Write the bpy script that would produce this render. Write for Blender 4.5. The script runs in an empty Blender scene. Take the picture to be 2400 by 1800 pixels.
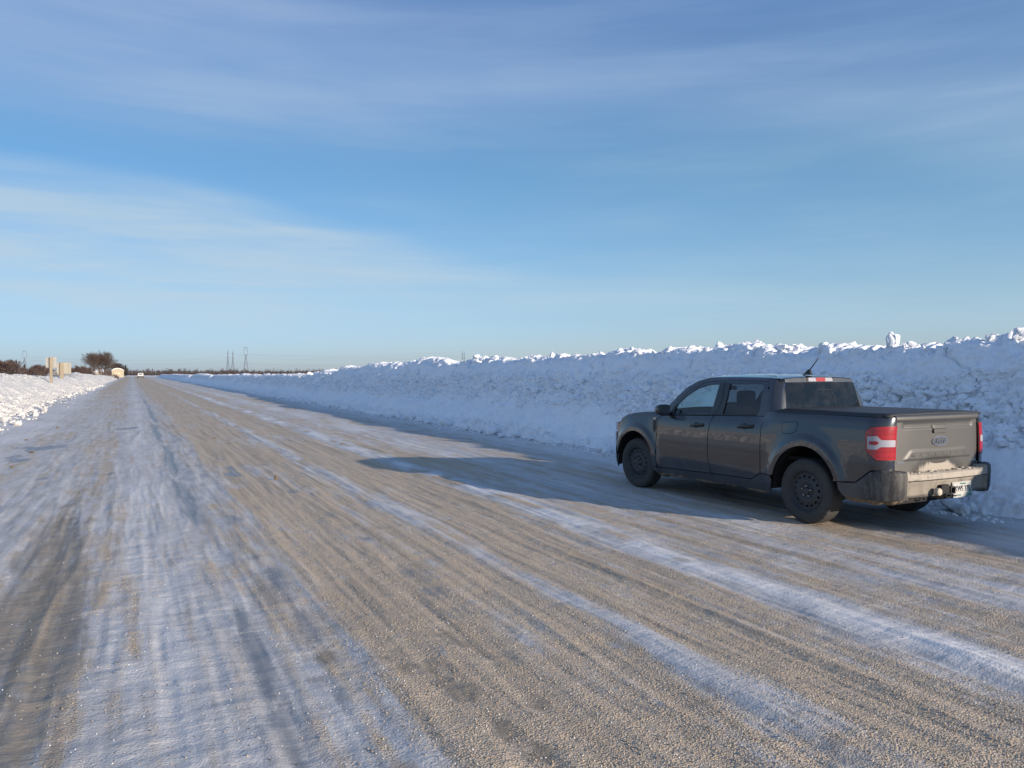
import bpy, bmesh, math, random
import numpy as np
from mathutils import Vector, Matrix
R = math.radians
scene = bpy.context.scene
COL = scene.collection

# ------------------------------------------------------------------ camera
CAM_YAW = R(26.3); CAM_H = 1.70; FPX = 1803.0; HY = 874.0
cam_d = bpy.data.cameras.new('camera'); cam = bpy.data.objects.new('camera', cam_d); COL.objects.link(cam)
cam_d.sensor_fit = 'HORIZONTAL'; cam_d.sensor_width = 36.0; cam_d.lens = 36.0 * FPX / 2400.0
cam_d.clip_start = 0.05; cam_d.clip_end = 20000
cam.location = (0, 0, CAM_H)
cam.rotation_euler = (R(90) - math.atan(26 / FPX), 0, -CAM_YAW)
scene.camera = cam
scene.render.resolution_x = 1024; scene.render.resolution_y = 768

# ------------------------------------------------------------------ sun and sky
SUN = Vector((1.92, -3.98, 1.0)).normalized()
SUN_EL = math.asin(SUN.z); SUN_AZ = math.atan2(SUN.x, SUN.y)
sl = bpy.data.lights.new('sun', 'SUN'); sl.energy = 3.8; sl.angle = R(0.5); sl.color = (1.0, 0.85, 0.69)
so = bpy.data.objects.new('sun', sl); COL.objects.link(so)
so.rotation_euler = (-SUN).to_track_quat('-Z', 'Y').to_euler(); so.location = (40, -80, 30)

world = bpy.data.worlds.new('World'); scene.world = world; world.use_nodes = True
wn = world.node_tree; wn.nodes.clear()
class NT:
    """short helper to write node trees"""
    def __init__(s, tree): s.t = tree
    def n(s, kind, **kw):
        nd = s.t.nodes.new(kind)
        ins = kw.pop('ins', {})
        for k, v in kw.items(): setattr(nd, k, v)
        for k, v in ins.items():
            if isinstance(v, bpy.types.NodeSocket): s.t.links.new(v, nd.inputs[k])
            else: nd.inputs[k].default_value = v
        return nd
    def math(s, op, a, b=0.0, c=0.0, clamp=False):
        nd = s.n('ShaderNodeMath', operation=op, use_clamp=clamp)
        for i, v in enumerate((a, b, c)):
            if isinstance(v, bpy.types.NodeSocket): s.t.links.new(v, nd.inputs[i])
            else: nd.inputs[i].default_value = v
        return nd.outputs[0]
    def step(s, x, a, b):
        nd = s.n('ShaderNodeMapRange', interpolation_type='SMOOTHSTEP')
        for i, v in enumerate((x, a, b, 0.0, 1.0)):
            if isinstance(v, bpy.types.NodeSocket): s.t.links.new(v, nd.inputs[i])
            else: nd.inputs[i].default_value = v
        return nd.outputs[0]
    def mix(s, f, a, b, blend='MIX'):
        nd = s.n('ShaderNodeMix', data_type='RGBA', blend_type=blend)
        for i, v in ((0, f), (6, a), (7, b)):
            if isinstance(v, bpy.types.NodeSocket): s.t.links.new(v, nd.inputs[i])
            else: nd.inputs[i].default_value = v if i == 0 else (*v, 1.0) if len(v) == 3 else v
        return nd.outputs[2]
    def noise(s, vec, scale, detail=4, rough=0.55, dist=0.0):
        nd = s.n('ShaderNodeTexNoise', ins={'Scale': scale, 'Detail': detail, 'Roughness': rough, 'Distortion': dist})
        if vec is not None: s.t.links.new(vec, nd.inputs['Vector'])
        return nd.outputs['Fac']
    def voro(s, vec, scale, out='Distance', feature='F1', rnd=1.0):
        nd = s.n('ShaderNodeTexVoronoi', feature=feature, ins={'Scale': scale, 'Randomness': rnd})
        if vec is not None: s.t.links.new(vec, nd.inputs['Vector'])
        return nd.outputs[out]
    def mapv(s, vec, scale=(1, 1, 1), rot=(0, 0, 0), loc=(0, 0, 0)):
        nd = s.n('ShaderNodeMapping'); s.t.links.new(vec, nd.inputs[0])
        nd.inputs['Scale'].default_value = scale; nd.inputs['Rotation'].default_value = rot; nd.inputs['Location'].default_value = loc
        return nd.outputs[0]

w = NT(wn)
sky = w.n('ShaderNodeTexSky', sky_type='NISHITA', sun_disc=False, sun_elevation=SUN_EL, sun_rotation=SUN_AZ,
          altitude=250, air_density=1.0, dust_density=0.4, ozone_density=2.6)
tc = w.n('ShaderNodeTexCoord')
dirv = w.n('ShaderNodeVectorMath', operation='NORMALIZE'); wn.links.new(tc.outputs['Generated'], dirv.inputs[0])
sep = w.n('ShaderNodeSeparateXYZ'); wn.links.new(dirv.outputs[0], sep.inputs[0])
dx, dy, dz = sep.outputs
az = w.math('ARCTAN2', dx, dy)          # azimuth from the road direction (+Y), clockwise
el = w.math('ARCSINE', dz)
# slow waviness of the cloud sheets
cv = w.n('ShaderNodeCombineXYZ'); wn.links.new(az, cv.inputs[0]); wn.links.new(el, cv.inputs[1])
wav = w.noise(w.mapv(cv.outputs[0], (1.3, 3.0, 1)), 1.6, 2, 0.5)
wv2 = w.math('MULTIPLY', w.math('SUBTRACT', wav, 0.5), 0.10)
streak1 = w.noise(w.mapv(cv.outputs[0], (1.1, 11.0, 1), rot=(0, 0, R(6))), 2.0, 5, 0.55, 0.25)
streak2 = w.noise(w.mapv(cv.outputs[0], (1.2, 5.0, 1), rot=(0, 0, R(-24)), loc=(3.1, 1.7, 0)), 2.4, 5, 0.5, 0.5)
streak = w.math('ADD', w.math('MULTIPLY', streak1, 0.6), w.math('MULTIPLY', streak2, 0.4))
# edges of the two cloud sheets: elevation as a function of azimuth
def fcurve(x, pts):
    nd = w.n('ShaderNodeFloatCurve'); c = nd.mapping.curves[0]
    nd.mapping.use_clip = True
    P = [((a_ + .4) / 2.0, e_) for a_, e_ in pts]
    while len(c.points) < len(P): c.points.new(.5, .5)
    for q, p in zip(c.points, P): q.location = p
    nd.mapping.update()
    wn.links.new(w.math('MULTIPLY', w.math('ADD', x, .4), .5), nd.inputs['Value']); return nd.outputs[0]
elw = w.math('ADD', el, wv2)
e_low = fcurve(az, [(-.4, .20), (-.128, .222), (.089, .226), (.294, .181), (.514, .145), (1.05, .105), (1.6, .10)])
e_up = fcurve(az, [(-.4, .24), (-.128, .262), (.089, .272), (.294, .270), (.459, .285), (.73, .275), (1.05, .21), (1.6, .2)])
dl = w.math('SUBTRACT', elw, e_low); du = w.math('SUBTRACT', elw, e_up)
below = w.math('SUBTRACT', 1.0, w.step(dl, -0.032, 0.010))
above = w.step(du, -0.03, 0.10)
leftness = w.math('ADD', w.math('MULTIPLY', w.step(az, 0.85, 0.1), 0.70), 0.25)
belowA = w.math('MULTIPLY', w.math('MULTIPLY', below, leftness), w.math('ADD', w.math('MULTIPLY', w.step(streak1, 0.30, 0.70), 0.75), 0.35))
aboveA = w.math('MULTIPLY', above, w.math('ADD', w.math('MULTIPLY', w.step(streak, 0.30, 0.70), 0.42), 0.58))
dens = w.math('ADD', w.math('MULTIPLY', belowA, 0.88), w.math('MULTIPLY', aboveA, 0.72))
dens = w.math('ADD', dens, w.math('ADD', 0.13, w.math('MULTIPLY', w.step(streak, 0.42, 0.72), 0.22)))
dens = w.math('MULTIPLY', dens, w.step(el, 0.0, 0.10), clamp=True)
def ramp(stops):
    nd = w.n('ShaderNodeValToRGB'); cr = nd.color_ramp
    while len(cr.elements) < len(stops): cr.elements.new(.5)
    for e_, (p_, c_) in zip(cr.elements, stops): e_.position = p_; e_.color = (*c_, 1)
    wn.links.new(w.math('MULTIPLY', el, 1.6), nd.inputs[0]); return nd.outputs[0]
SKY_STR = 0.10
tint = w.mix(1.0, sky.outputs[0], ramp([(0.0, (.49, .60, 1.0)), (.05, (.52, .62, .94)), (.155, (.57, .67, .81)), (.41, (.50, .71, .80)), (.70, (.52, .74, .93)), (1.0, (.7, .88, 1.0))]), 'MULTIPLY')
azf = w.step(az, -.35, 1.15)
tint = w.mix(1.0, tint, w.mix(azf, (.74, .80, .88), (1.22, 1.16, 1.14)), 'MULTIPLY')
CLOUDR = w.mix(1.0, ramp([(0.0, (.62, .80, .95)), (.12, (.62, .79, .93)), (.34, (.56, .74, .91)), (.50, (.45, .62, .87)), (.75, (.37, .52, .82)), (1.0, (.30, .45, .76))]), (4.4, 4.4, 4.4), 'MULTIPLY')
skyc = w.mix(w.math('MULTIPLY', dens, 0.85), tint, CLOUDR)
deep = w.step(w.math('ADD', w.math('ADD', el, w.math('MULTIPLY', wv2, .5)), w.math('MULTIPLY', w.math('SUBTRACT', az, .459), .14)), .345, .445)
deep = w.math('MULTIPLY', deep, w.step(az, -.10, .40))
skyc = w.mix(deep, skyc, w.mix(1.0, skyc, (.66, .78, .88), 'MULTIPLY'))
bg = w.n('ShaderNodeBackground', ins={'Strength': SKY_STR}); wn.links.new(skyc, bg.inputs[0])
wo = w.n('ShaderNodeOutputWorld'); wn.links.new(bg.outputs[0], wo.inputs[0])

scene.view_settings.view_transform = 'Standard'; scene.view_settings.look = 'None'
scene.view_settings.exposure = 0.90; scene.view_settings.gamma = 1.0
scene.render.engine = 'CYCLES'
scene.cycles.max_bounces = 6; scene.cycles.transparent_max_bounces = 12

# ------------------------------------------------------------------ helpers
def tag(o, label=None, cat=None, group=None, kind=None):
    if label: o['label'] = label
    if cat: o['category'] = cat
    if group: o['group'] = group
    if kind: o['kind'] = kind
    return o
def link(name, me, mat=None, parent=None, smooth=False):
    o = bpy.data.objects.new(name, me); COL.objects.link(o)
    if mat is not None:
        me.materials.clear(); me.materials.append(mat)
    if smooth:
        me.polygons.foreach_set('use_smooth', np.ones(len(me.polygons), dtype=bool))
    if parent is not None: o.parent = parent
    return o
def empty(name, loc=(0, 0, 0), rz=0.0):
    o = bpy.data.objects.new(name, None); COL.objects.link(o); o.location = loc; o.rotation_euler = (0, 0, rz)
    o.empty_display_size = 0.2
    return o
def mesh_from(name, V, F, mat=None, parent=None, smooth=False):
    me = bpy.data.meshes.new(name); me.from_pydata([tuple(map(float, v)) for v in V], [], F); me.update()
    return link(name, me, mat, parent, smooth)
def from_bm(name, bm, mat=None, parent=None, smooth=False, auto=None):
    bmesh.ops.recalc_face_normals(bm, faces=bm.faces)
    me = bpy.data.meshes.new(name); bm.to_mesh(me); bm.free()
    o = link(name, me, mat, parent, smooth or auto is not None)
    if auto is not None: me.set_sharp_from_angle(angle=R(auto))
    return o
def grid_mesh(name, X, Y, Z, mat, parent=None, attrs=None, flip=False, smooth=True):
    n, m = X.shape
    co = np.stack([X, Y, Z], -1).reshape(-1, 3).astype(np.float32)
    i = np.arange(n - 1)[:, None] * m + np.arange(m - 1)[None]
    q = np.stack([i, i + 1, i + m + 1, i + m], -1).reshape(-1, 4)
    if flip: q = q[:, ::-1]
    me = bpy.data.meshes.new(name)
    me.vertices.add(len(co)); me.vertices.foreach_set('co', co.ravel())
    me.loops.add(q.size); me.loops.foreach_set('vertex_index', q.ravel().astype(np.int32))
    me.polygons.add(len(q)); me.polygons.foreach_set('loop_start', (np.arange(len(q)) * 4).astype(np.int32))
    me.update(calc_edges=True)
    for k, a in (attrs or {}).items():
        at = me.attributes.new(k, 'FLOAT', 'POINT'); at.data.foreach_set('value', a.reshape(-1).astype(np.float32))
    return link(name, me, mat, parent, smooth)

# numpy noise
def _h(ix, iy, s=0):
    a = (ix.astype(np.int64) * 374761393 + iy.astype(np.int64) * 668265263 + s * 974634777) & 0xffffffff
    a = ((a ^ (a >> 13)) * 1274126177) & 0xffffffff
    a = ((a ^ (a >> 16)) * 2246822519) & 0xffffffff
    return ((a ^ (a >> 15)) & 0xffffff) / float(0xffffff)
def vn(x, y, s=0):
    ix = np.floor(x); iy = np.floor(y); fx = x - ix; fy = y - iy
    fx = fx * fx * fx * (fx * (fx * 6 - 15) + 10); fy = fy * fy * fy * (fy * (fy * 6 - 15) + 10)
    a = _h(ix, iy, s); b = _h(ix + 1, iy, s); c = _h(ix, iy + 1, s); d = _h(ix + 1, iy + 1, s)
    return (a * (1 - fx) + b * fx) * (1 - fy) + (c * (1 - fx) + d * fx) * fy
def fbm(x, y, o=4, s=0, g=0.5):
    t = 0; amp = 1; tot = 0
    for k in range(o):
        c, sn = math.cos(k * 1.1), math.sin(k * 1.1)
        t = t + amp * (vn((x * c - y * sn) * 2 ** k + 17.3 * k, (x * sn + y * c) * 2 ** k + 9.1 * k, s + k) * 2 - 1); tot += amp; amp *= g
    return t / tot
def cob(x, y, s=0, rmin=0.35, rmax=0.75):
    """height field of overlapping lumps (unit cell size); returns height 0..~0.7"""
    ix = np.floor(x); iy = np.floor(y); best = np.zeros_like(x)
    for i in (-1, 0, 1):
        for j in (-1, 0, 1):
            cx = ix + i; cy = iy + j
            px = cx + _h(cx, cy, s + 1); py = cy + _h(cx, cy, s + 2)
            r = rmin + (rmax - rmin) * _h(cx, cy, s + 3) ** 2
            ang = _h(cx, cy, s + 4) * 6.283; st = 0.6 + 0.5 * _h(cx, cy, s + 5)
            ddx = (x - px) * np.cos(ang) + (y - py) * np.sin(ang); ddy = (-(x - px) * np.sin(ang) + (y - py) * np.cos(ang)) / st
            d2 = np.abs(ddx) ** 2.6 + np.abs(ddy) ** 2.6
            q = np.clip(1 - d2 / r ** 2.6, 0, 1)
            tilt = 1 + 0.5 * (_h(cx, cy, s + 6) - .5) * ddx / r
            best = np.maximum(best, r * q ** 0.45 * tilt)
    return best
def cellid(x, y, s=0):
    """random value per nearest jittered cell, and border distance"""
    ix = np.floor(x); iy = np.floor(y); b1 = np.full(x.shape, 9.0); b2 = b1.copy(); v = np.zeros_like(x)
    for i in (-1, 0, 1):
        for j in (-1, 0, 1):
            cx = ix + i; cy = iy + j
            d = np.hypot(x - cx - _h(cx, cy, s + 1), y - cy - _h(cx, cy, s + 2))
            m = d < b1
            b2 = np.where(m, b1, np.minimum(b2, d)); v = np.where(m, _h(cx, cy, s + 3), v); b1 = np.where(m, d, b1)
    return v, b2 - b1
def rubble(x, y, s=0):
    """angular broken blocks: tilted facet height (about -1..1) and crevice factor (0 in the crack, 1 on the block)"""
    ix = np.floor(x); iy = np.floor(y); b1 = np.full(x.shape, 9.0); b2 = b1.copy(); v = np.zeros_like(x)
    for i in (-1, 0, 1):
        for j in (-1, 0, 1):
            cx = ix + i; cy = iy + j
            ex = x - cx - _h(cx, cy, s + 1); ey = y - cy - _h(cx, cy, s + 2); d = np.hypot(ex, ey)
            m = d < b1
            hh = 2 * _h(cx, cy, s + 3) - 1 + 1.3 * (_h(cx, cy, s + 4) - .5) * ex * 2 + 1.3 * (_h(cx, cy, s + 5) - .5) * ey * 2
            b2 = np.where(m, b1, np.minimum(b2, d)); v = np.where(m, hh, v); b1 = np.where(m, d, b1)
    return v, ss(0, .16, b2 - b1)
def ss(a, b, x):
    t = np.clip((x - a) / (b - a), 0, 1); return t * t * (3 - 2 * t)
def px_u(px, y):    # road-lateral position of image column px at road distance y (used once to lay out far things)
    return y * math.tan(CAM_YAW + math.atan((px - 1200) / FPX))
def px_z(py, u, y):
    return CAM_H + (HY - py) * (u * math.sin(CAM_YAW) + y * math.cos(CAM_YAW)) / FPX

# ------------------------------------------------------------------ materials
def mat(name):
    m = bpy.data.materials.new(name); m.use_nodes = True
    t = m.node_tree; b = t.nodes['Principled BSDF']
    return m, NT(t), b
def simple(name, col, rough=0.6, metal=0.0, coat=0.0, var=0.0, vscale=20, bump=0.0, spec=None):
    m, t, b = mat(name)
    b.inputs['Base Color'].default_value = (*col, 1); b.inputs['Roughness'].default_value = rough
    b.inputs['Metallic'].default_value = metal; b.inputs['Coat Weight'].default_value = coat
    if spec is not None: b.inputs['Specular IOR Level'].default_value = spec
    g = t.n('ShaderNodeTexCoord').outputs['Object']
    if var:
        n = t.noise(g, vscale, 4)
        c = t.mix(n, tuple(c * (1 - var) for c in col), tuple(min(1, c * (1 + var)) for c in col))
        t.t.links.new(c, b.inputs['Base Color'])
    if bump:
        bp = t.n('ShaderNodeBump', ins={'Strength': bump, 'Distance': 0.01, 'Height': t.noise(g, vscale * 3, 4)})
        t.t.links.new(bp.outputs[0], b.inputs['Normal'])
    return m

def snow_mat(name, dirt=0.0, base=(0.86, 0.88, 0.91)):
    m, t, b = mat(name)
    g = t.n('ShaderNodeTexCoord').outputs['Object']
    n1 = t.noise(g, 1.3, 5, 0.6); n2 = t.noise(g, 30, 4, 0.6)
    c = t.mix(t.step(n1, 0.35, 0.7), base, tuple(x * 0.95 for x in base))
    c = t.mix(t.math('MULTIPLY', t.step(t.noise(g, 2.3, 6, 0.65), 0.56, 0.75), dirt), c, (0.60, 0.54, 0.46))
    t.t.links.new(c, b.inputs['Base Color'])
    b.inputs['Roughness'].default_value = 0.75; b.inputs['Specular IOR Level'].default_value = 0.25
    h = t.math('ADD', t.math('MULTIPLY', n2, 0.4), t.math('MULTIPLY', t.noise(g, 9, 5, 0.65), 1.0))
    bp = t.n('ShaderNodeBump', ins={'Strength': 0.55, 'Distance': 0.03, 'Height': h})
    t.t.links.new(bp.outputs[0], b.inputs['Normal'])
    return m
M_SNOW = snow_mat('packed_snow'); M_SNOWD = snow_mat('road_edge_snow', 0.5, (.60, .585, .56)); M_FIELD = snow_mat('field_snow')

# ------------------------------------------------------------------ ground sheet
def ground():
    ys = np.concatenate([np.linspace(-400, 0, 20), np.geomspace(10, 9000, 90)])
    xs = np.concatenate([-np.geomspace(9000, 8, 60), np.linspace(-4, 12, 8), np.geomspace(20, 9000, 60)])
    X, Y = np.meshgrid(xs, ys)
    Z = -0.10 + 0.0 * X
    o = grid_mesh('ground', X, Y, Z, M_FIELD, flip=False)
    tag(o, kind='structure')
ground()

# ------------------------------------------------------------------ the icy road
def road():
    m, t, b = mat('icy_sanded_road')
    def at(nm): return t.n('ShaderNodeAttribute', attribute_name=nm).outputs['Fac']
    g = t.n('ShaderNodeTexCoord').outputs['Object']
    stre = t.mapv(g, (1, 0.22, 1))
    nf = t.noise(g, 26, 5, 0.65); nm_ = t.noise(g, 5.5, 5, 0.6); ns = t.noise(stre, 7.0, 6, 0.62)
    s1 = t.noise(t.mapv(g, (1, 0.045, 1)), 6.5, 5, 0.62); s2 = t.noise(t.mapv(g, (1, 0.10, 1), rot=(0, 0, R(1.5))), 19, 4, 0.6)
    stk = t.math('ADD', t.math('MULTIPLY', t.math('SUBTRACT', s1, 0.5), 0.95), t.math('MULTIPLY', t.math('SUBTRACT', s2, 0.5), 0.75))
    pert = t.math('ADD', t.math('MULTIPLY', t.math('SUBTRACT', nf, 0.5), 0.45),
                  t.math('ADD', t.math('MULTIPLY', t.math('SUBTRACT', nm_, 0.5), 0.5), t.math('MULTIPLY', t.math('SUBTRACT', ns, 0.5), 0.7)))
    pert = t.math('ADD', pert, stk)
    sand = t.math('MULTIPLY', t.step(t.math('ADD', at('sand'), pert), 0.16, 0.84), 0.95)
    ice = t.math('MULTIPLY', t.step(t.math('ADD', at('ice'), t.math('MULTIPLY', pert, 0.6)), 0.28, 0.75), 0.85)
    pale = t.step(t.math('ADD', at('pale'), t.math('SUBTRACT', pert, t.math('MULTIPLY', stk, 1.6))), 0.12, 1.0)
    # pebbles: small cells with their own grey-tan
    vc = t.n('ShaderNodeTexVoronoi', ins={'Scale': 105.0}); t.t.links.new(g, vc.inputs['Vector'])
    vcol = t.n('ShaderNodeSeparateColor'); t.t.links.new(vc.outputs['Color'], vcol.inputs[0])
    peb = t.mix(vcol.outputs[0], (0.20, 0.16, 0.12), (0.62, 0.52, 0.40))
    vc2 = t.n('ShaderNodeTexVoronoi', ins={'Scale': 210.0}); t.t.links.new(g, vc2.inputs['Vector'])
    vcol2 = t.n('ShaderNodeSeparateColor'); t.t.links.new(vc2.outputs['Color'], vcol2.inputs[0])
    grit = t.mix(vcol2.outputs[1], (0.34, 0.27, 0.195), (0.56, 0.455, 0.335))
    sandc = t.mix(0.55, grit, peb)
    sandc = t.mix(t.step(nm_, 0.35, 0.7), sandc, (0.48, 0.385, 0.275))
    # snow pack between: grey white with faint blue, stained by grit
    pack = t.mix(t.step(ns, 0.3, 0.72), (0.51, 0.51, 0.515), (0.37, 0.355, 0.34))
    pack = t.mix(t.math('MULTIPLY', t.step(nf, 0.52, 0.74), 0.6), pack, (0.30, 0.255, 0.205))
    c = t.mix(pale, pack, t.mix(t.step(nm_, 0.3, 0.75), (0.74, 0.74, 0.74), (0.60, 0.595, 0.59)))
    sandc = t.mix(t.math('MULTIPLY', t.step(s1, .42, .72), .55), sandc, (0.30, 0.235, 0.165))
    c = t.mix(sand, c, sandc)
    icec = t.mix(t.step(ns, 0.35, 0.68), (0.145, 0.155, 0.17), (0.25, 0.255, 0.265))
    icec = t.mix(at('brown'), icec, t.mix(t.step(nm_, 0.35, 0.7), (0.195, 0.160, 0.118), (0.29, 0.240, 0.175)))
    c = t.mix(ice, c, icec)
    # scattered darker crumbs
    v3 = t.voro(g, 9.0); crumb = t.math('LESS_THAN', v3, 0.055)
    c = t.mix(t.math('MULTIPLY', crumb, 0.45), c, (0.12, 0.10, 0.075))
    t.t.links.new(c, b.inputs['Base Color'])
    # bright ice grains and dark pits between the grit
    v4 = t.n('ShaderNodeTexVoronoi', ins={'Scale': 52.0}); t.t.links.new(g, v4.inputs['Vector']); c4 = t.n('ShaderNodeSeparateColor'); t.t.links.new(v4.outputs['Color'], c4.inputs[0])
    spk = t.math('MULTIPLY', t.math('LESS_THAN', v4.outputs['Distance'], 0.28), t.math('GREATER_THAN', c4.outputs[0], 0.86))
    c = t.mix(t.math('MULTIPLY', spk, 0.75), c, (0.80, 0.79, 0.76))
    pit = t.math('MULTIPLY', t.math('LESS_THAN', v4.outputs['Distance'], 0.36), t.math('LESS_THAN', c4.outputs[0], 0.34))
    pit = t.math('MULTIPLY', pit, t.math('MULTIPLY', t.math('SUBTRACT', 1.0, ice), t.math('ADD', 0.25, t.math('MULTIPLY', sand, 0.65))))
    c = t.mix(t.math('MULTIPLY', pit, 0.62), c, (0.085, 0.072, 0.058))
    # roughness
    rgh = t.math('ADD', t.math('SUBTRACT', 0.66, t.math('MULTIPLY', ice, 0.28)), t.math('MULTIPLY', t.math('MULTIPLY', ice, at('brown')), 0.25))
    t.t.links.new(rgh, b.inputs['Roughness'])
    b.inputs['Specular IOR Level'].default_value = 0.35
    gr = t.math('MULTIPLY', t.math('SUBTRACT', 1.0, t.math('MULTIPLY', vc.outputs['Distance'], 1.0)), 1.0)
    gr2 = t.math('MULTIPLY', t.voro(g, 62), -0.9)
    hs = t.math('MULTIPLY', t.math('ADD', gr, gr2), t.math('ADD', t.math('MULTIPLY', t.math('MULTIPLY', sand, t.step(nm_, .30, .62)), 0.85), 0.22))
    hs = t.math('MULTIPLY', hs, t.math('SUBTRACT', 1.0, t.math('MULTIPLY', ice, 0.85)))
    hs = t.math('ADD', hs, t.math('MULTIPLY', t.noise(g, 14, 6, 0.7), 1.1))
    hs = t.math('ADD', hs, t.math('MULTIPLY', t.noise(t.mapv(g, (0.35, 1.6, 1)), 10, 4, 0.6), 0.9))
    bp = t.n('ShaderNodeBump', ins={'Strength': 0.62, 'Distance': 0.012, 'Height': hs})
    t.t.links.new(bp.outputs[0], b.inputs['Normal'])

    us = np.concatenate([np.arange(-8, -1.5, .08), np.arange(-1.5, 4.6, .014), np.arange(4.6, 9.4, .03), np.arange(9.4, 13.1, .15)])
    ys = [-5.0]
    while ys[-1] < 430:
        y = ys[-1]; ys.append(y + (0.12 if y < 0.8 else max(0.014, 0.0058 * y) if y < 60 else .02 * y))
    ys = np.array(ys)
    U, Yg = np.meshgrid(us, ys)
    near = 1 - ss(18, 45, Yg)
    wob = U + 0.10 * fbm(U * .2, Yg * .12, 2, 5) + 0.05 * fbm(U * .8, Yg * .5, 3, 9)
    pts = [(-8, .0), (-4.2, .10), (-2.6, .10), (-1.9, .34), (-1.3, .22), (-1.0, .25), (-.85, .52), (-.35, .52), (-.2, .08), (.45, .04), (.60, .20), (.9, .30), (1.2, .52), (1.45, 1.0),
           (2.6, .98), (2.75, .60), (3.0, .55), (3.15, 1.0), (4.1, 1.02), (4.28, .25), (4.62, .25), (4.8, .78), (5.3, .62), (5.6, .34), (6.3, .30), (6.7, .62), (7.1, .55), (7.5, .25), (9, .12), (13, 0)]
    sand = np.interp(wob, [p[0] for p in pts], [p[1] for p in pts])
    sand = sand * .86
    far = ss(30, 110, Yg)
    farp = [(-8, 0), (-3.2, .12), (-2.4, .85), (-1.2, .95), (-.4, .35), (.6, .35), (1.2, 1.0), (3.8, 1.05), (4.5, .5), (6, .4), (8, .15), (13, 0)]
    sand = sand * (1 - far) + far * np.interp(wob, [p[0] for p in farp], [p[1] for p in farp])
    big = fbm(U * 1.2, Yg * .30, 4, 21)
    sand = sand + .38 * big + .30 * fbm(U * 5.5, Yg * .9, 4, 24) * near + .22 * fbm(U * 9, Yg * .35, 3, 25)
    band = lambda c, wd, f=wob: np.exp(-((f - c) / wd) ** 2)
    pale = .52 * band(-3.0, 1.3) + .42 * band(5.95, .55) + .55 * band(8.4, .9) + .42 * band(.15, .42)
    r1 = band(2.87 + .10 * fbm(Yg * .7, Yg * 0, 3, 31), .12) * ss(-.25, .40, fbm(U * 1.6, Yg * .9, 4, 33)) * .8
    r2 = band(4.40 + .09 * fbm(Yg * .6, Yg * 0, 3, 35), .21) * (.22 + .62 * ss(-.35, .35, fbm(U * 2.2, Yg * .9, 4, 37)))
    r3 = band(2.35, .10) * ss(.0, .4, fbm(U, Yg * .8, 3, 39)) * near
    pale = pale + 1.0 * r2 + .55 * r1 + .35 * r3 + .22 * fbm(U * .9, Yg * .35, 4, 41)
    sand = sand - .85 * r1 - .9 * r2
    holes = band(4.42, .12) * ss(.18, .4, fbm(U * .9 + 4, Yg * 1.3, 3, 43))
    sand = sand + 1.3 * holes; pale = pale - 1.2 * holes
    # smooth ovals of ice pressed in the wheel path
    ice = np.zeros_like(U); rng = np.random.RandomState(4)
    y = 1.9; _on = fbm(U * 6, Yg * 5, 3, 77)
    while y < 30:
        cx = 2.08 + rng.uniform(-.05, .07); L = rng.uniform(.16, .30); wd = rng.uniform(.09, .16)
        if rng.rand() < .72:
            d = ((wob - cx) / wd) ** 2 + ((Yg - y) / L) ** 2
            ice = np.maximum(ice, rng.uniform(.40, .72) * np.exp(-d ** 1.1) + .22 * (_on - .1) * np.exp(-(d / 2) ** 2))
        y += rng.uniform(.38, .8) * (1 + y * .03)
    ice = np.maximum(ice, (.66 * band(.68 + .05 * fbm(Yg * .8, U * 0, 3, 50), .13) * ss(-.6, .15, fbm(U * 3.0, Yg * .6, 4, 51)) + .25 * band(.68, .08)) * (1 - .6 * far))
    ice = np.maximum(ice, .62 * band(1.08, .16) * ss(.0, .3, fbm(U * 1.2, Yg * 1.1, 3, 53)) * near)
    brown = band(-.60, .42, wob)
    ice = np.maximum(ice, .72 * np.exp(-np.abs((wob + .60 + .10 * fbm(U * 3, Yg * 1.5, 3, 54)) / .36) ** 3) * (1 - ss(8.5, 15, Yg)) * ss(-.5, .15, fbm(U * 2.5, Yg * 1.1, 4, 55) + .15))
    ice = np.maximum(ice, .8 * ss(.42, .62, fbm(U * 1.1, Yg * .5, 4, 57)) * (U < 1.6))
    ice = np.maximum(ice, .50 * ss(.42, .66, fbm(U * 4.5, Yg * 1.6, 4, 58)) * (U > 1.6) * (U < 4.2))
    brown = np.maximum(brown, ss(1.5, 2.5, U) * .55)
    # brown glazed patches in the near lane
    bp_ = ss(.28, .55, fbm(U * 3.2, Yg * 2.4, 4, 59)) * ((U > .5) & (U < 1.9)) * (1 - ss(4.5, 7, Yg))
    bp_ = np.maximum(bp_, .8 * ss(.40, .7, fbm(U * 3.0, Yg * 1.6, 4, 60)) * ((U > 1.6) & (U < 4.3)) * (1 - ss(5, 10, Yg)) * .8)
    ice = np.maximum(ice, .62 * bp_); brown = np.maximum(brown, bp_)
    # relief
    Z = .014 * fbm(U * .9, Yg * .35, 4, 61) + .006 * fbm(U * 5, Yg * 3, 4, 62) * (1 - ss(12, 30, Yg))
    Z += .022 * r1 + .026 * r2 + .012 * r3 - .005 * np.clip(ice, 0, 1) * ss(.6, .9, ice) * near
    Z += -.012 * near * band(.68, .2) - .008 * band(-.6, .35) + .008 * band(1.25, .12) - .010 * band(3.6, .3)
    Z += .003 * cob(U * 11, Yg * 11, 71, .3, .8) * ss(.2, .7, sand) * (1 - ss(8, 14, Yg))
    Z += .005 * (fbm(U * 7, Yg * 14, 3, 63)) * band(.1, .8) * near
    Z += .03 * ss(7.6, 9.0, U) * (fbm(U * 2, Yg * 2, 4, 66) * .8 + .5) + .05 * ss(-3.2, -4.2, U)
    rut = 1 - np.abs(fbm(U * 2.6, Yg * .22, 3, 93)) * 3; rut2 = 1 - np.abs(fbm(U * 6.5, Yg * .5, 3, 94)) * 3
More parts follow.
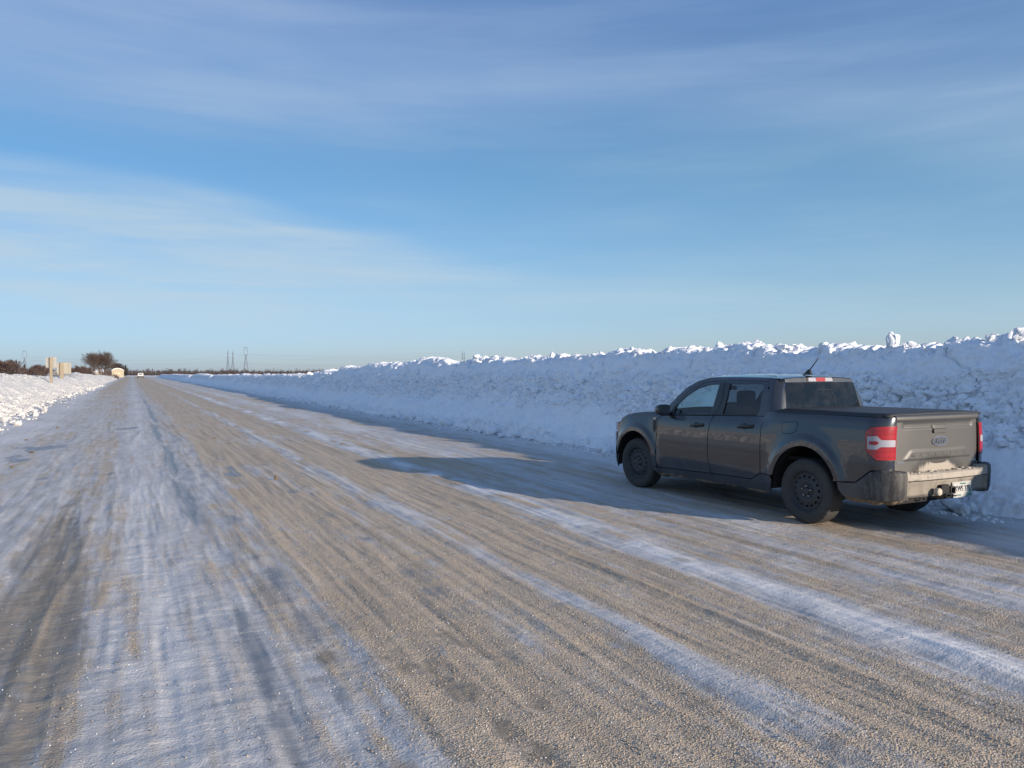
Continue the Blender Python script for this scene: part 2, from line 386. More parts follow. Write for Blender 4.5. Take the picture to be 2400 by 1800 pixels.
    Z += .011 * np.clip(rut, -.5, 1) * near + .006 * np.clip(rut2, -.5, 1) * (1 - ss(9, 20, Yg)) + .005 * fbm(U * 3, Yg * 7, 3, 95) * (1 - ss(8, 16, Yg)) * (1 - .6 * ss(.4, .9, sand))
    Z += .006 * fbm(U * 6, Yg * .25, 3, 91) * near + .004 * fbm(U * 14, Yg * .5, 2, 92) * (1 - ss(10, 20, Yg))
    # edges drop under the banks and into the field
    Z -= .25 * ss(-7.2, -8, U) + .25 * ss(12.2, 13, U)
    Z += 0.02
    o = grid_mesh('road', U, Yg, Z, m, attrs={'sand': sand, 'ice': ice, 'pale': pale, 'brown': brown})
    tag(o, kind='structure')
    return U, Yg, Z, sand, ice
ROAD = road()

# ------------------------------------------------------------------ ploughed snow banks
def clod_mesh(name, seed, sub=3, cuts=7, el=(1, 1, 1), rough=.16):
    rnd = random.Random(seed)
    bm = bmesh.new(); bmesh.ops.create_icosphere(bm, subdivisions=sub, radius=1.0)
    planes = []
    for k in range(cuts):
        n = Vector((rnd.gauss(0, 1), rnd.gauss(0, 1), rnd.gauss(0, 1))).normalized(); planes.append((n, rnd.uniform(.55, .9)))
    co = np.array([v.co[:] for v in bm.verts])
    nz = fbm(co[:, 0] * 2 + seed, co[:, 1] * 2 + co[:, 2] * 1.7, 4, seed)
    for v, q in zip(bm.verts, nz):
        p = v.co.copy()
        for n, d in planes:
            dd = p.dot(n)
            if dd > d: p -= n * (dd - d) * .85
        p *= 1 + rough * q
        v.co = Vector((p.x * el[0], p.y * el[1], p.z * el[2]))
    me = bpy.data.meshes.new(name); bm.to_mesh(me); bm.free()
    me.materials.append(M_SNOW)
    me.polygons.foreach_set('use_smooth', np.ones(len(me.polygons), dtype=bool)); me.set_sharp_from_angle(angle=R(38))
    return me

def bank(name, ys, prof, hfun, side, seed, chunk_hi=True, dens=.028, matl=None, sunny=False):
    """prof: list of (u offset from the foot, z at full height) ; side=+1 right, -1 left"""
    P = np.array(prof, float)
    seg = np.hypot(np.diff(P[:, 0]), np.diff(P[:, 1])); L = np.concatenate([[0], np.cumsum(seg)])
    back = P[:, 0] > 4.0
    t = np.concatenate([np.arange(0, L[6], dens), np.linspace(L[6], L[-1], 40)])
    pu = np.interp(t, L, P[:, 0]); pz = np.interp(t, L, P[:, 1])
    # smooth the polyline
    for _ in range(10):
        pu[1:-1] = (pu[:-2] + 2 * pu[1:-1] + pu[2:]) / 4; pz[1:-1] = (pz[:-2] + 2 * pz[1:-1] + pz[2:]) / 4
    tu = np.gradient(pu, t); tz = np.gradient(pz, t); ln = np.hypot(tu, tz); nu, nzv = -tz / ln, tu / ln
    T, Yg = np.meshgrid(t, ys); PU = np.interp(T, t, pu); PZ = np.interp(T, t, pz)
    NU = np.interp(T, t, nu); NZ = np.interp(T, t, nzv)
    h, sc = hfun(ys); H = h[:, None] / P[:, 1].max(); 
    PZ = PZ * H; PU = PU * (.55 + .45 * H)
    env = ss(0, .25, T)
    zf = PZ / 2.3
    crest = ss(.80, .97, PZ / np.maximum(h[:, None], .2))
    d = .20 * fbm(Yg * .33, T * .45, 4, seed) + .07 * fbm(Yg * 1.3, T * 1.3, 4, seed + 3)
    patch = fbm(Yg * .5, T * .8, 3, seed + 7)
    if chunk_hi:
        zone = ss(.28, .42, zf + .12 * patch) * (1 - ss(.64, .78, zf + .16 * patch)) * ss(-.75, -.15, patch)
        zone = np.maximum(zone, .8 * (1 - ss(.05, .16, zf)))
    else:
        zone = np.maximum(.30 * ss(-.1, .4, patch), .8 * (1 - ss(.08, .38, zf + .2 * patch)))
    zone = zone * (1 - .75 * crest)
    rb1, re1 = rubble(Yg * 3.6 + .3 * fbm(Yg * 3, T * 3, 2, seed + 40), T * 4.0, seed + 41); rb2, re2 = rubble(Yg * 8.2, T * 8.6, seed + 43); rb3, re3 = rubble(Yg * 15, T * 15, seed + 45)
    c1 = cob(Yg * 4.2 + .4 * fbm(Yg, T, 2, seed + 9), T * 4.6, seed + 11); c2 = cob(Yg * 8.5, T * 8.5, seed + 13); c3 = cob(Yg * 17, T * 17, seed + 15)
    big_ = ss(-.3, .2, fbm(Yg * 1.1, T * 1.1, 2, seed + 17))
    d += zone * (.075 * rb1 * big_ - .030 * (1 - re1) * big_ + .042 * rb2 - .022 * (1 - re2) + .025 * rb3 - .012 * (1 - re3) + .06 * c2) + (1 - zone) * (.018 * rb3 * ss(-.3, .3, fbm(Yg * 1.5, T * 1.5, 3, seed + 60)) + .022 * fbm(Yg * 5, T * 5, 4, seed + 61, .65) + .012 * c3 * ss(.1, .4, fbm(Yg * 3, T * 3, 2, seed + 18)))
    # smooth slabs with vertical fractures in the upper part
    v, e = cellid(Yg * .85 + .3 * fbm(Yg * 2, T * 2, 3, seed), T * .9 + 5, seed + 19)
    upper = ss(.62, .80, zf + .1 * patch)
    d += upper * (.16 * (v - .5) * ss(0, .10, e) - .05 * (1 - ss(0, .05, e)))
    v2, e2 = cellid(Yg * 2.6 + .4 * fbm(Yg * 3, T * 3, 2, seed + 2), T * 1.6, seed + 23)
    d += (.5 + .5 * upper) * (.06 * (v2 - .5) * ss(0, .12, e2))
    d += .012 * fbm(Yg * 9, T * 3.5, 4, seed + 25) + .009 * fbm(Yg * 22, T * 20, 2, seed + 26)
    d *= env * (.35 + .65 * ss(.3, 1.2, H * 2.3))
    U = PU + NU * d; Z = PZ + NZ * d
    lump = cob(Yg * 1.5, PU * 1.6, seed + 27, .2, .85); lump2 = cob(Yg * 4.2, PU * 4, seed + 29, .2, .8)
    cb, ce = rubble(Yg * 4.5, PU * 4.5, seed + 51); cb2, ce2 = rubble(Yg * 10, PU * 9, seed + 53)
    Z += crest * (1 - ss(4.5, 6.5, PU)) * (.05 * lump * ss(.1, .35, fbm(Yg * .6, PU, 2, seed + 31)) + .045 * cb * ss(-.1, .4, fbm(Yg * 1.3, PU, 2, seed + 32)) + .035 * cb2 + .085 * fbm(Yg * 1.9, PU * 2, 5, seed + 33, .6))
    foot = .16 * fbm(Yg * .45, Yg * 0, 3, seed + 35)
    X = side * (sc[:, None] + foot + U)
    o = grid_mesh(name, X, Yg, Z - .03 * (1 - env), matl or M_SNOW, flip=(side > 0) )
    o.data.update()
    return o, (X, Yg, Z, PU, h)

def graded(a, b, k, lo, dist0=9.0):
    ys = [a]
    while ys[-1] < b:
        ys.append(ys[-1] + max(lo, k * math.hypot(ys[-1], dist0)))
    return np.array(ys)
RWP = [(0, 0), (.25, .14), (.85, .68), (1.35, 1.20), (1.78, 1.72), (2.10, 2.08), (2.42, 2.27), (3.1, 2.28), (4.4, 2.1), (6.2, 1.3), (8.5, -.05)]
def hR(y):
    h = np.interp(y, [-9, 38, 44, 49, 55, 90, 118, 121, 124, 150, 157, 162, 170, 240, 260, 400], [2.27, 2.16, 1.98, 1.72, 1.55, 1.50, 1.40, .75, 1.35, 1.5, 1.3, .45, 1.25, 1.3, 1.1, 1.0])
    base = np.interp(y, [-9, 12, 22, 40, 400], [8.95, 8.95, 8.85, 8.75, 8.6])
    return h, base
ysR = np.concatenate([np.arange(-9, 4.5, .08), graded(4.5, 330, .0021, .022)])
wall, WD = bank('snow_wall', ysR, RWP, hR, 1, 101)
tag(wall, 'tall ploughed snow wall in blue shade running behind the parked pickup', 'snow bank')

LWP = [(0, 0), (.35, .12), (.9, .45), (1.6, .85), (2.3, 1.2), (2.9, 1.42), (3.4, 1.5), (4.2, 1.46), (5.4, 1.1), (7.2, .5), (9, -.12)]
def hL(y):
    h = np.interp(y, [0, 20, 36, 46, 52, 58, 66, 78, 90, 100, 108, 118, 128, 140, 165, 190, 215, 240, 262, 285], [1.5, 1.5, 1.55, 1.58, 1.55, 1.56, 1.46, 1.34, 1.27, 1.20, .96, 1.35, 1.68, 1.45, 1.25, 1.22, 1.1, 1.0, .8, .1])
    base = np.interp(y, [0, 25, 40, 60, 140, 285], [3.9, 3.85, 4.0, 4.1, 3.6, 3.2])
    return h, base
ysL = graded(8, 285, .0016, .03, 6.0)
lbank, LD = bank('snow_bank', ysL, LWP, hL, -1, 301, chunk_hi=False, dens=.034, matl=M_SNOWD)
tag(lbank, 'low sunlit ploughed snow bank along the left edge of the road', 'snow bank')

def surf_z(D, x, y):
    X, Y, Z, PU, h = D
    i = int(np.argmin(np.abs(Y[:, 0] - y))); j = int(np.argmin(np.abs(X[i] - x)))
    return float(Z[i, j])
CL = [clod_mesh('snow_clod', 11 + k, 3, 8, (1, random.Random(k).uniform(.7, 1), random.Random(k + 50).uniform(.6, .95))) for k in range(7)]
CLD = [m_.copy() for m_ in CL]
for m_ in CLD: m_.materials.clear(); m_.materials.append(M_SNOWD)
def clod(x, y, z, r, rng, label, group, sq=1.0, me=None):
    o = bpy.data.objects.new('snow_clod', me or CL[rng.randint(0, len(CL) - 1)]); COL.objects.link(o)
    o.location = (x, y, z + r * .45 * sq); o.scale = (r, r * rng.uniform(.75, 1.1), r * sq * rng.uniform(.75, 1.05))
    o.rotation_euler = (rng.uniform(-.4, .4), rng.uniform(-.4, .4), rng.uniform(0, 6.28))
    tag(o, label, 'snow clod', group)
    return o
rg = random.Random(8)
# clods fallen at the foot of the wall
for k in range(110):
    y = 5.5 + (rg.random() ** 1.5) * 50
    d = abs(rg.gauss(0, .16)); base = float(hR(np.array([y]))[1][0]) + .16 * float(fbm(np.array([y * .45]), np.array([0.0]), 3, 136)[0])
    r = rg.uniform(.05, .15) * (1 if rg.random() < .8 else 1.5)
    clod(base + .02 - d, y, .04, r, rg, 'white snow clod lying on the road edge beside the tall shaded snow wall', 'snow clods along the foot of the tall snow wall')
# clods at the foot of the left bank
for k in range(100):
    y = 27 + (rg.random() ** 1.4) * 90
    d = abs(rg.gauss(0, .30)); base = float(hL(np.array([y]))[1][0])
    clod(-(base + .15) + d, y, .02, rg.uniform(.05, .15), rg, 'sunlit snow clod lying at the foot of the left snow bank', 'snow clods along the foot of the left bank', me=rg.choice(CLD))
# large blocks standing on the crest of the wall
def crest_block(px, y, r, label, sq=1.0, seed=3, du=2.25, sub=4, el=(1, .9, 1), lift=.55):
    du += .20
    base = float(hR(np.array([y]))[1][0]); x = base + du
    # solve y for the wanted column
    yy = x / math.tan(CAM_YAW + math.atan((px - 1200) / FPX))
    z = surf_z(WD, x, yy)
    o = bpy.data.objects.new('snow_block', clod_mesh('snow_block', seed, sub, 16, el, .30)); COL.objects.link(o)
    r *= .80; o.location = (x, yy, z + r * sq * lift); o.scale = (r, r, r * sq); o.rotation_euler = (0, 0, seed)
    tag(o, label, 'snow block')
crest_block(2094, 9, .165, 'egg-shaped snow block standing upright alone on the wall crest above the tailgate', 1.40, 3, lift=.88)
crest_block(1932, 10, .17, 'pointed sunlit snow lump on the wall crest above the pickup antenna', 1.0, 5)
crest_block(1835, 11, .16, 'broad sunlit snow block on the wall crest above the pickup cab', .7, 8, el=(1.2, 1, 1))
crest_block(1686, 13, .15, 'rounded sunlit snow lump on the wall crest above the pickup hood', .8, 12)
crest_block(1141, 24, .30, 'wide jagged snow block breaking the wall crest between the small pylons and the pickup', .75, 15)
crest_block(1295, 19, .15, 'small peaked snow lump on the wall crest just right of the wide jagged block', 1.1, 19)
crest_block(1480, 16, .14, 'snow lump on the wall crest above the front of the pickup', .8, 23)
crest_block(2390, 6.5, .17, 'large shaded snow block on the wall crest at the right edge of the photo', .9, 27)
crest_block(2320, 7, .085, 'small sunlit snow ball on the wall crest near the right edge of the photo', 1.0, 31)
crest_block(2232, 7.6, .12, 'tilted snow lump on the wall crest right of the egg-shaped block', .8, 33)
crest_block(725, 52, .26, 'square snow block where the high wall drops to the low windrow', .8, 35, du=1.9)
for px, r, sd_ in ((1118, .20, 61), (1160, .22, 62), (1132, .14, 63), (1850, .09, 64), (1818, .10, 65), (740, .20, 66), (1498, .09, 67), (1670, .08, 68)):
    crest_block(px, 10, r, 'rough snow lump at the side of a larger block on the wall crest', .7, sd_)
    bpy.context.scene.collection.objects[-1]['group'] = 'side lumps of the crest blocks'
# smaller crest clods
for k in range(34):
    y = 6 + (rg.random() ** 1.3) * 44; du = rg.uniform(1.9, 2.7)
    x = float(hR(np.array([y]))[1][0]) + du
    clod(x, y, surf_z(WD, x, y) - .03, rg.uniform(.03, .075) * (1 + y * .01), rg, 'small snow clod perched on the crest of the tall snow wall', 'snow clods on the wall crest')
# loose crumbs (nobody could count them)
def crumbs(name, n, fn, label, mt=None):
    bm_v = []; bm_f = []
    rr = random.Random(name)
    base = clod_mesh('tmp', 77, 1, 4); bv = np.array([v.co[:] for v in base.vertices]); bf = [list(p.vertices) for p in base.polygons]
    bpy.data.meshes.remove(base)
    V = []; F = []
    for k in range(n):
        x, y, z, r = fn(rr)
        a = rr.uniform(0, 6.28); c, s = math.cos(a), math.sin(a)
        q = bv * np.array([r, r * rr.uniform(.6, 1), r * rr.uniform(.5, .9)])
        q = np.stack([q[:, 0] * c - q[:, 1] * s + x, q[:, 0] * s + q[:, 1] * c + y, q[:, 2] + z], -1)
        o = len(V) * 1; off = sum(0 for _ in ()) 
        F += [[i + k * len(bv) for i in f] for f in bf]; V.append(q)
    V = np.concatenate(V)
    o = mesh_from(name, V, F, mt or M_SNOW); tag(o, label, 'snow crumbs', kind='stuff')
def fR(rr):
    y = 4.5 + rr.random() ** 1.6 * 60; x = float(np.interp(y, [-9, 12, 22, 40, 400], [8.95, 8.95, 8.85, 8.75, 8.6])) + .15 - abs(rr.gauss(0, .28))
    r = rr.uniform(.008, .035) * (1 + y * .015); return x, y, .03 + r * .3, r
crumbs('snow_crumbs', 1800, fR, 'loose snow crumbs strewn along the foot of the tall snow wall')
def fL(rr):
    y = 22 + rr.random() ** 1.3 * 100; x = -float(np.interp(y, [0, 25, 40, 60, 140, 285], [3.9, 3.85, 4.0, 4.1, 3.6, 3.2])) - .2 + abs(rr.gauss(0, .32))
    r = rr.uniform(.02, .07); return x, y, .02 + r * .3, r
crumbs('snow_crumbs', 1500, fL, 'loose snow crumbs strewn along the foot of the left snow bank', M_SNOWD)
# broken blocks lodged in the face of the wall (nobody could count them)
_X, _Y, _Z, _PU, _hh = WD
_cand = np.argwhere((_Y > 4.5) & (_Y < 55) & (_Z > .75) & (_Z < 1.75) & (_PU < 2.2))
_pm = fbm(_Y * .5, _Z * 1.2, 3, 108)
def fF(rr):
    while True:
        i, j = _cand[rr.randint(0, len(_cand) - 1)]
        y = float(_Y[i, j])
        if rr.random() < (9 / (4 + y)) ** 1.1 * (1.0 if _pm[i, j] > -.1 else .25): break
    r = rr.uniform(.02, .07) * (1 + .012 * y) * (1.0 if rr.random() < .88 else 1.8)
    return float(_X[i, j]) - r * .15, y, float(_Z[i, j]), r
crumbs('snow_rubble', 2600, fF, 'broken snow rubble lodged in the middle of the tall wall face')

# grit: loose stones and ice grains lying on the road near the camera (nobody could count them)
def grit(name, n, seed, col, label, smin, smax, bias):
    rng = np.random.RandomState(seed); U, Yg, Z, sand, ice = ROAD
    yy = 1.7 + (rng.rand(n) ** 1.9) * 11.0; a = rng.uniform(-.16, 1.06, n); uu = yy * np.tan(a) * 1.0
    uu = np.where(rng.rand(n) < .35, rng.uniform(-1.6, 6.5, n), uu)
    us = U[0]; ys = Yg[:, 0]; ok = (uu > -2.2) & (uu < 8.0); uu, yy = uu[ok], yy[ok]
    i = np.clip(np.searchsorted(ys, yy), 1, len(ys) - 1); j = np.clip(np.searchsorted(us, uu), 1, len(us) - 1)
    sd = sand[i, j] - .9 * np.clip(ice[i, j], 0, 1); keep = rng.rand(len(uu)) < np.clip(bias + (1 - bias) * ss(.1, .9, sd + .5 * fbm(uu * 4, yy * 3, 3, 131)), 0, 1)
    uu, yy, i, j = uu[keep], yy[keep], i[keep], j[keep]; z = Z[i, j]; m = len(uu)
    base = np.array([(1, 0, 0), (0, 1, 0), (-1, 0, 0), (0, -1, 0), (0, 0, 1), (0, 0, -1)], float)
    r = rng.uniform(smin, smax, m) ** 1.0; sc = np.stack([r * rng.uniform(.7, 1.3, m), r * rng.uniform(.6, 1.1, m), r * rng.uniform(.4, .9, m)], -1)
    P = base[None] * sc[:, None] * (1 + .5 * (rng.rand(m, 6, 1) - .5)); an = rng.rand(m) * 6.283; c, s_ = np.cos(an)[:, None], np.sin(an)[:, None]
    X = P[..., 0] * c - P[..., 1] * s_ + uu[:, None]; Y = P[..., 0] * s_ + P[..., 1] * c + yy[:, None]; Zz = P[..., 2] + z[:, None] + (r * .25)[:, None]
    co = np.stack([X, Y, Zz], -1).reshape(-1, 3).astype(np.float32)
    f = np.array([(0, 1, 4), (1, 2, 4), (2, 3, 4), (3, 0, 4), (1, 0, 5), (2, 1, 5), (3, 2, 5), (0, 3, 5)])
    q = (f[None] + (np.arange(m) * 6)[:, None, None]).reshape(-1, 3)
    me = bpy.data.meshes.new(name); me.vertices.add(len(co)); me.vertices.foreach_set('co', co.ravel())
    me.loops.add(q.size); me.loops.foreach_set('vertex_index', q.ravel().astype(np.int32)); me.polygons.add(len(q)); me.polygons.foreach_set('loop_start', (np.arange(len(q)) * 3).astype(np.int32)); me.update(calc_edges=True)
    o = link(name, me, simple(name, col, .8, var=.35, vscale=30)); tag(o, label, 'grit', kind='stuff')
grit('tan_grit', 52000, 1, (.40, .32, .235), 'tan sand grit and small stones scattered over the icy road', .0022, .0062, .06)
grit('dark_grit', 13000, 2, (.10, .085, .07), 'dark stones scattered among the grit on the icy road', .002, .0058, .10)
grit('ice_grains', 15000, 3, (.80, .80, .80), 'bright ice grains scattered over the sanded road', .0018, .0045, .30)

# ------------------------------------------------------------------ the pickup truck
# local frame: +x forward, +y left, +z up, origin on the road under the rear axle
TR_YAW = CAM_YAW - .484
tpos = Vector((math.cos(CAM_YAW) * 4.056 + math.sin(CAM_YAW) * 8.968, -math.sin(CAM_YAW) * 4.056 + math.cos(CAM_YAW) * 8.968, 0.02))
truck = empty('pickup_truck', tpos, math.pi / 2 - TR_YAW)
tag(truck, 'dusty dark grey crew-cab pickup truck parked beside the tall snow wall', 'pickup truck')

def paint(name, dust_lo, dust_hi, zlo, zhi, tail=0.0):
    m, t, b = mat(name)
    g = t.n('ShaderNodeTexCoord').outputs['Object']
    s = t.n('ShaderNodeSeparateXYZ'); t.t.links.new(g, s.inputs[0])
    base = t.mix(t.noise(g, 900, 2), (0.022, 0.027, 0.036), (0.038, 0.044, 0.054))
    n = t.noise(g, 3.0, 6, .65); nf = t.noise(g, 45, 5, .7); nst = t.noise(t.mapv(g, (1, 1, .25)), 14, 4, .6)
    zf = t.math('SUBTRACT', 1.0, t.step(s.outputs[2], zlo, zhi))
    d = t.math('ADD', dust_hi, t.math('MULTIPLY', zf, dust_lo - dust_hi))
    d = t.math('MULTIPLY', d, t.math('ADD', .55, t.math('MULTIPLY', t.step(t.math('ADD', n, t.math('MULTIPLY', nst, .35)), .38, .92), .75)))
    d = t.math('ADD', d, t.math('MULTIPLY', t.math('MULTIPLY', t.step(nf, .60, .72), zf), .30), clamp=True)
    dustc = t.mix(n, (0.155, 0.152, 0.148), (0.225, 0.220, 0.212))
    t.t.links.new(t.mix(d, base, dustc), b.inputs['Base Color'])
    t.t.links.new(t.math('MULTIPLY', t.math('SUBTRACT', 1.0, d), .55), b.inputs['Metallic'])
    t.t.links.new(t.math('ADD', .22, t.math('MULTIPLY', d, .45)), b.inputs['Roughness'])
    t.t.links.new(t.math('MULTIPLY', t.math('SUBTRACT', 1.0, d), .85), b.inputs['Coat Weight'])
    b.inputs['Coat Roughness'].default_value = .03; b.inputs['Coat IOR'].default_value = 1.6
    bp = t.n('ShaderNodeBump', ins={'Strength': .02, 'Distance': .003, 'Height': nf}); t.t.links.new(bp.outputs[0], b.inputs['Normal'])
    return m
M_PAINT = paint('grey_metallic_paint', .20, .03, .30, .75)
M_PAINTR = paint('dusty_grey_paint', .30, .22, .6, 1.3)
M_DARK = simple('black_underbody', (.012, .012, .013), .85, var=.3)
M_BLACK = simple('black_trim', (.016, .017, .019), .5, var=.2)
M_GLOSSB = simple('gloss_black_trim', (.010, .011, .013), .25, coat=.3)
M_COVER = simple('black_vinyl_cover', (.022, .023, .026), .55, var=.35, vscale=3, bump=.15)
M_RUBBER = simple('dusty_rubber', (.046, .045, .044), .85, var=.35, vscale=9)
M_STEEL = simple('dark_steel_wheel', (.044, .047, .052), .55, metal=.3, var=.3, vscale=10)
M_NUT = simple('bright_nut', (.30, .30, .31), .4, metal=.7)
M_CHROME = simple('chrome', (.62, .62, .63), .25, metal=1.0)
M_FROST = simple('caked_road_dust', (.42, .38, .32), .9, var=.18, vscale=14, bump=.5)
M_SEAT = simple('dark_seat_cloth', (.028, .028, .032), .9, var=.2)
M_DASH = simple('dashboard_plastic', (.035, .036, .042), .7)
M_WHITEP = simple('white_lens', (.33, .33, .37), .25, coat=.6)
M_REDIN = simple('red_lens_inner', (.30, .006, .010), .35, coat=.5)
def red_lens():
    m, t, b = mat('red_tail_lens')
    g = t.n('ShaderNodeTexCoord').outputs['Object']
    st = t.noise(t.mapv(g, (2, 2, 60)), 1.5, 3); n = t.noise(g, 18, 5, .65)
    c = t.mix(t.step(st, .35, .65), (.26, .003, .006), (.36, .006, .011))
    c = t.mix(t.math('MULTIPLY', t.step(n, .58, .8), .10), c, (.30, .20, .18))
    t.t.links.new(c, b.inputs['Base Color']); b.inputs['Roughness'].default_value = .22; b.inputs['Coat Weight'].default_value = .8
    return m
M_RED = red_lens()
def glass(name, tint, refl=1.0):
    m = bpy.data.materials.new(name); m.use_nodes = True; t = NT(m.node_tree); m.node_tree.nodes.clear()
    tr = t.n('ShaderNodeBsdfTransparent'); tr.inputs[0].default_value = (*tint, 1)
    gl = t.n('ShaderNodeBsdfGlossy', ins={'Roughness': .03}); gl.inputs[0].default_value = (refl, refl, refl, 1)
    fr = t.n('ShaderNodeFresnel', ins={'IOR': 1.55})
    mx = t.n('ShaderNodeMixShader'); m.node_tree.links.new(fr.outputs[0], mx.inputs[0]); m.node_tree.links.new(tr.outputs[0], mx.inputs[1]); m.node_tree.links.new(gl.outputs[0], mx.inputs[2])
    # thin film of road dust
    df = t.n('ShaderNodeBsdfDiffuse'); df.inputs[0].default_value = (.32, .31, .29, 1)
    mx2 = t.n('ShaderNodeMixShader'); g = t.n('ShaderNodeTexCoord').outputs['Object']
    f = t.math('ADD', .012, t.math('MULTIPLY', t.step(t.noise(g, 5, 5, .6), .4, .8), .05))
    m.node_tree.links.new(f, mx2.inputs[0]); m.node_tree.links.new(mx.outputs[0], mx2.inputs[1]); m.node_tree.links.new(df.outputs[0], mx2.inputs[2])
    o = t.n('ShaderNodeOutputMaterial'); m.node_tree.links.new(mx2.outputs[0], o.inputs[0])
    return m
M_GLASS = glass('clear_glass', (.74, .88, .86)); M_PRIV = glass('tinted_glass', (.25, .27, .29)); M_REARG = glass('rear_tinted_glass', (.10, .105, .11), 1.0)

# body surface: half width as a function of height, and plan curve along the length
WZ = [.2, .28, .38, .5, .75, .95, 1.04, 1.09, 1.13, 1.16, 1.30, 1.45, 1.56, 1.61, 1.65]
WW = [.84, .862, .888, .90, .905, .90, .888, .868, .842, .828, .79, .742, .692, .655, .60]
BZ = [.2, .28, .38, .5, .75, .95, 1.1, 1.18, 1.23, 1.26, 1.30]
BW = [.84, .862, .888, .90, .905, .90, .888, .872, .845, .80, .70]
F0, FA, FN = 3.34, .61, 2.9       # front corner start, depth, exponent
_th = np.linspace(0, 1, 200) ** .8 * np.pi / 2
_fd = np.sin(_th); _fx = F0 + FA * _fd; _fy = (1 - np.minimum(1, _fd) ** FN) ** (1 / FN)
_fs = F0 + np.concatenate([[0], np.cumsum(np.hypot(np.diff(_fx), np.diff(_fy * .9)))])
def hw(x, z, kind='L'):
    wc = np.interp(z, WZ, WW); wb = np.interp(z, BZ, BW)
    k = ss(.45, .8, x) if kind == 'L' else 1.0
    return wb * (1 - k) + wc * k
ARCH = [(3.085, .362, .43, .47), (0.0, .362, .452, .505)]
def flare(x, z):
    f = 0
    for cx, cz, rx, rz in ARCH:
        q = math.hypot((x - cx) / rx, (z - cz) / rz)
        f = max(f, .030 * (1 - float(ss(1.17, 1.24, q))) * (1 if z > .2 else 0) + .012 * (1 - float(ss(1.2, 1.5, q))))
    return f
def plan(s, kind):
    """arc-length coordinate -> (x, y scale, y offset)"""
    if kind == 'L':
        if s > F0: return float(np.interp(s, _fs, _fx)), float(np.interp(s, _fs, _fy)), 0.0
        s0, r, x = -.765, .20, s
    else:
        s0, r, x = .66, .13, s
    if s >= s0: return s, 1.0, 0.0
    phi = (s0 - s) / r
    if phi <= math.pi / 2: return s0 - r * math.sin(phi), 1.0, -r * (1 - math.cos(phi))
    return s0 - r, 1.0, -r - (s - s0) * -1 - r * math.pi / 2 if False else -r - ((s0 - s) - r * math.pi / 2)
def M3(s, z, kind='L', off=0.0, fl=True):
    x, sc, yo = plan(s, kind)
    w_ = float(hw(x, z, kind))
    y = w_ * sc + yo
    if kind == 'G': x += -.03 + .075 * (z - 1.26) / .3 * float(1 - ss(.55, .72, x)) if x < .72 else 0
    if fl and kind == 'L' and x < F0 + .35: y += flare(x, z) * (1 if -.75 < x else 0)
    return Vector((x, y, z))
def mapP(s, z, kind, off):
    p = M3(s, z, kind)
    if off:
        e = .004
        a = M3(s + e, z, kind) - M3(s - e, z, kind); b = M3(s, z + e, kind) - M3(s, z - e, kind)
        n = b.cross(a)
        if n.length > 1e-9:
            n.normalize()
            if n.y < -.2 or (abs(n.y) <= .2 and n.x > .3 and s < 1): n = -n
            p = p + n * off
    return p
def x2s(x, kind='L'):
    if kind == 'L':
        if x > F0: return float(np.interp(x, _fx, _fs))
        s0, r = -.765, .20
    else: s0, r = .66, .13
    if x >= s0: return x
    return s0 - r * math.asin(min(1, (s0 - x) / r))
def offset_poly(P, d):
    n = len(P); A = sum(P[i][0] * P[(i + 1) % n][1] - P[(i + 1) % n][0] * P[i][1] for i in range(n))
    sg = 1 if A > 0 else -1; out = []
    for i in range(n):
        p0, p1, p2 = Vector(P[i - 1]), Vector(P[i]), Vector(P[(i + 1) % n])
        a = (p1 - p0).normalized() if (p1 - p0).length > 1e-9 else Vector((1, 0)); b = (p2 - p1).normalized() if (p2 - p1).length > 1e-9 else a
        na = Vector((-a.y, a.x)) * sg; nb = Vector((-b.y, b.x)) * sg
        m_ = (na + nb); k = max(.5, 1 + na.dot(nb))
        out.append(tuple(p1 + m_ / k * d))
    return out
def rounded(P, r, n=3):
    out = []
    for i in range(len(P)):
        p0, p1, p2 = Vector(P[i - 1]), Vector(P[i]), Vector(P[(i + 1) % len(P)])
        a = (p0 - p1); b = (p2 - p1); k = min(r, a.length * .45, b.length * .45)
        q0 = p1 + a.normalized() * k; q2 = p1 + b.normalized() * k
        for j in range(n + 1):
            t_ = j / n; out.append(tuple(q0 * (1 - t_) ** 2 + p1 * 2 * t_ * (1 - t_) + q2 * t_ * t_))
    return out
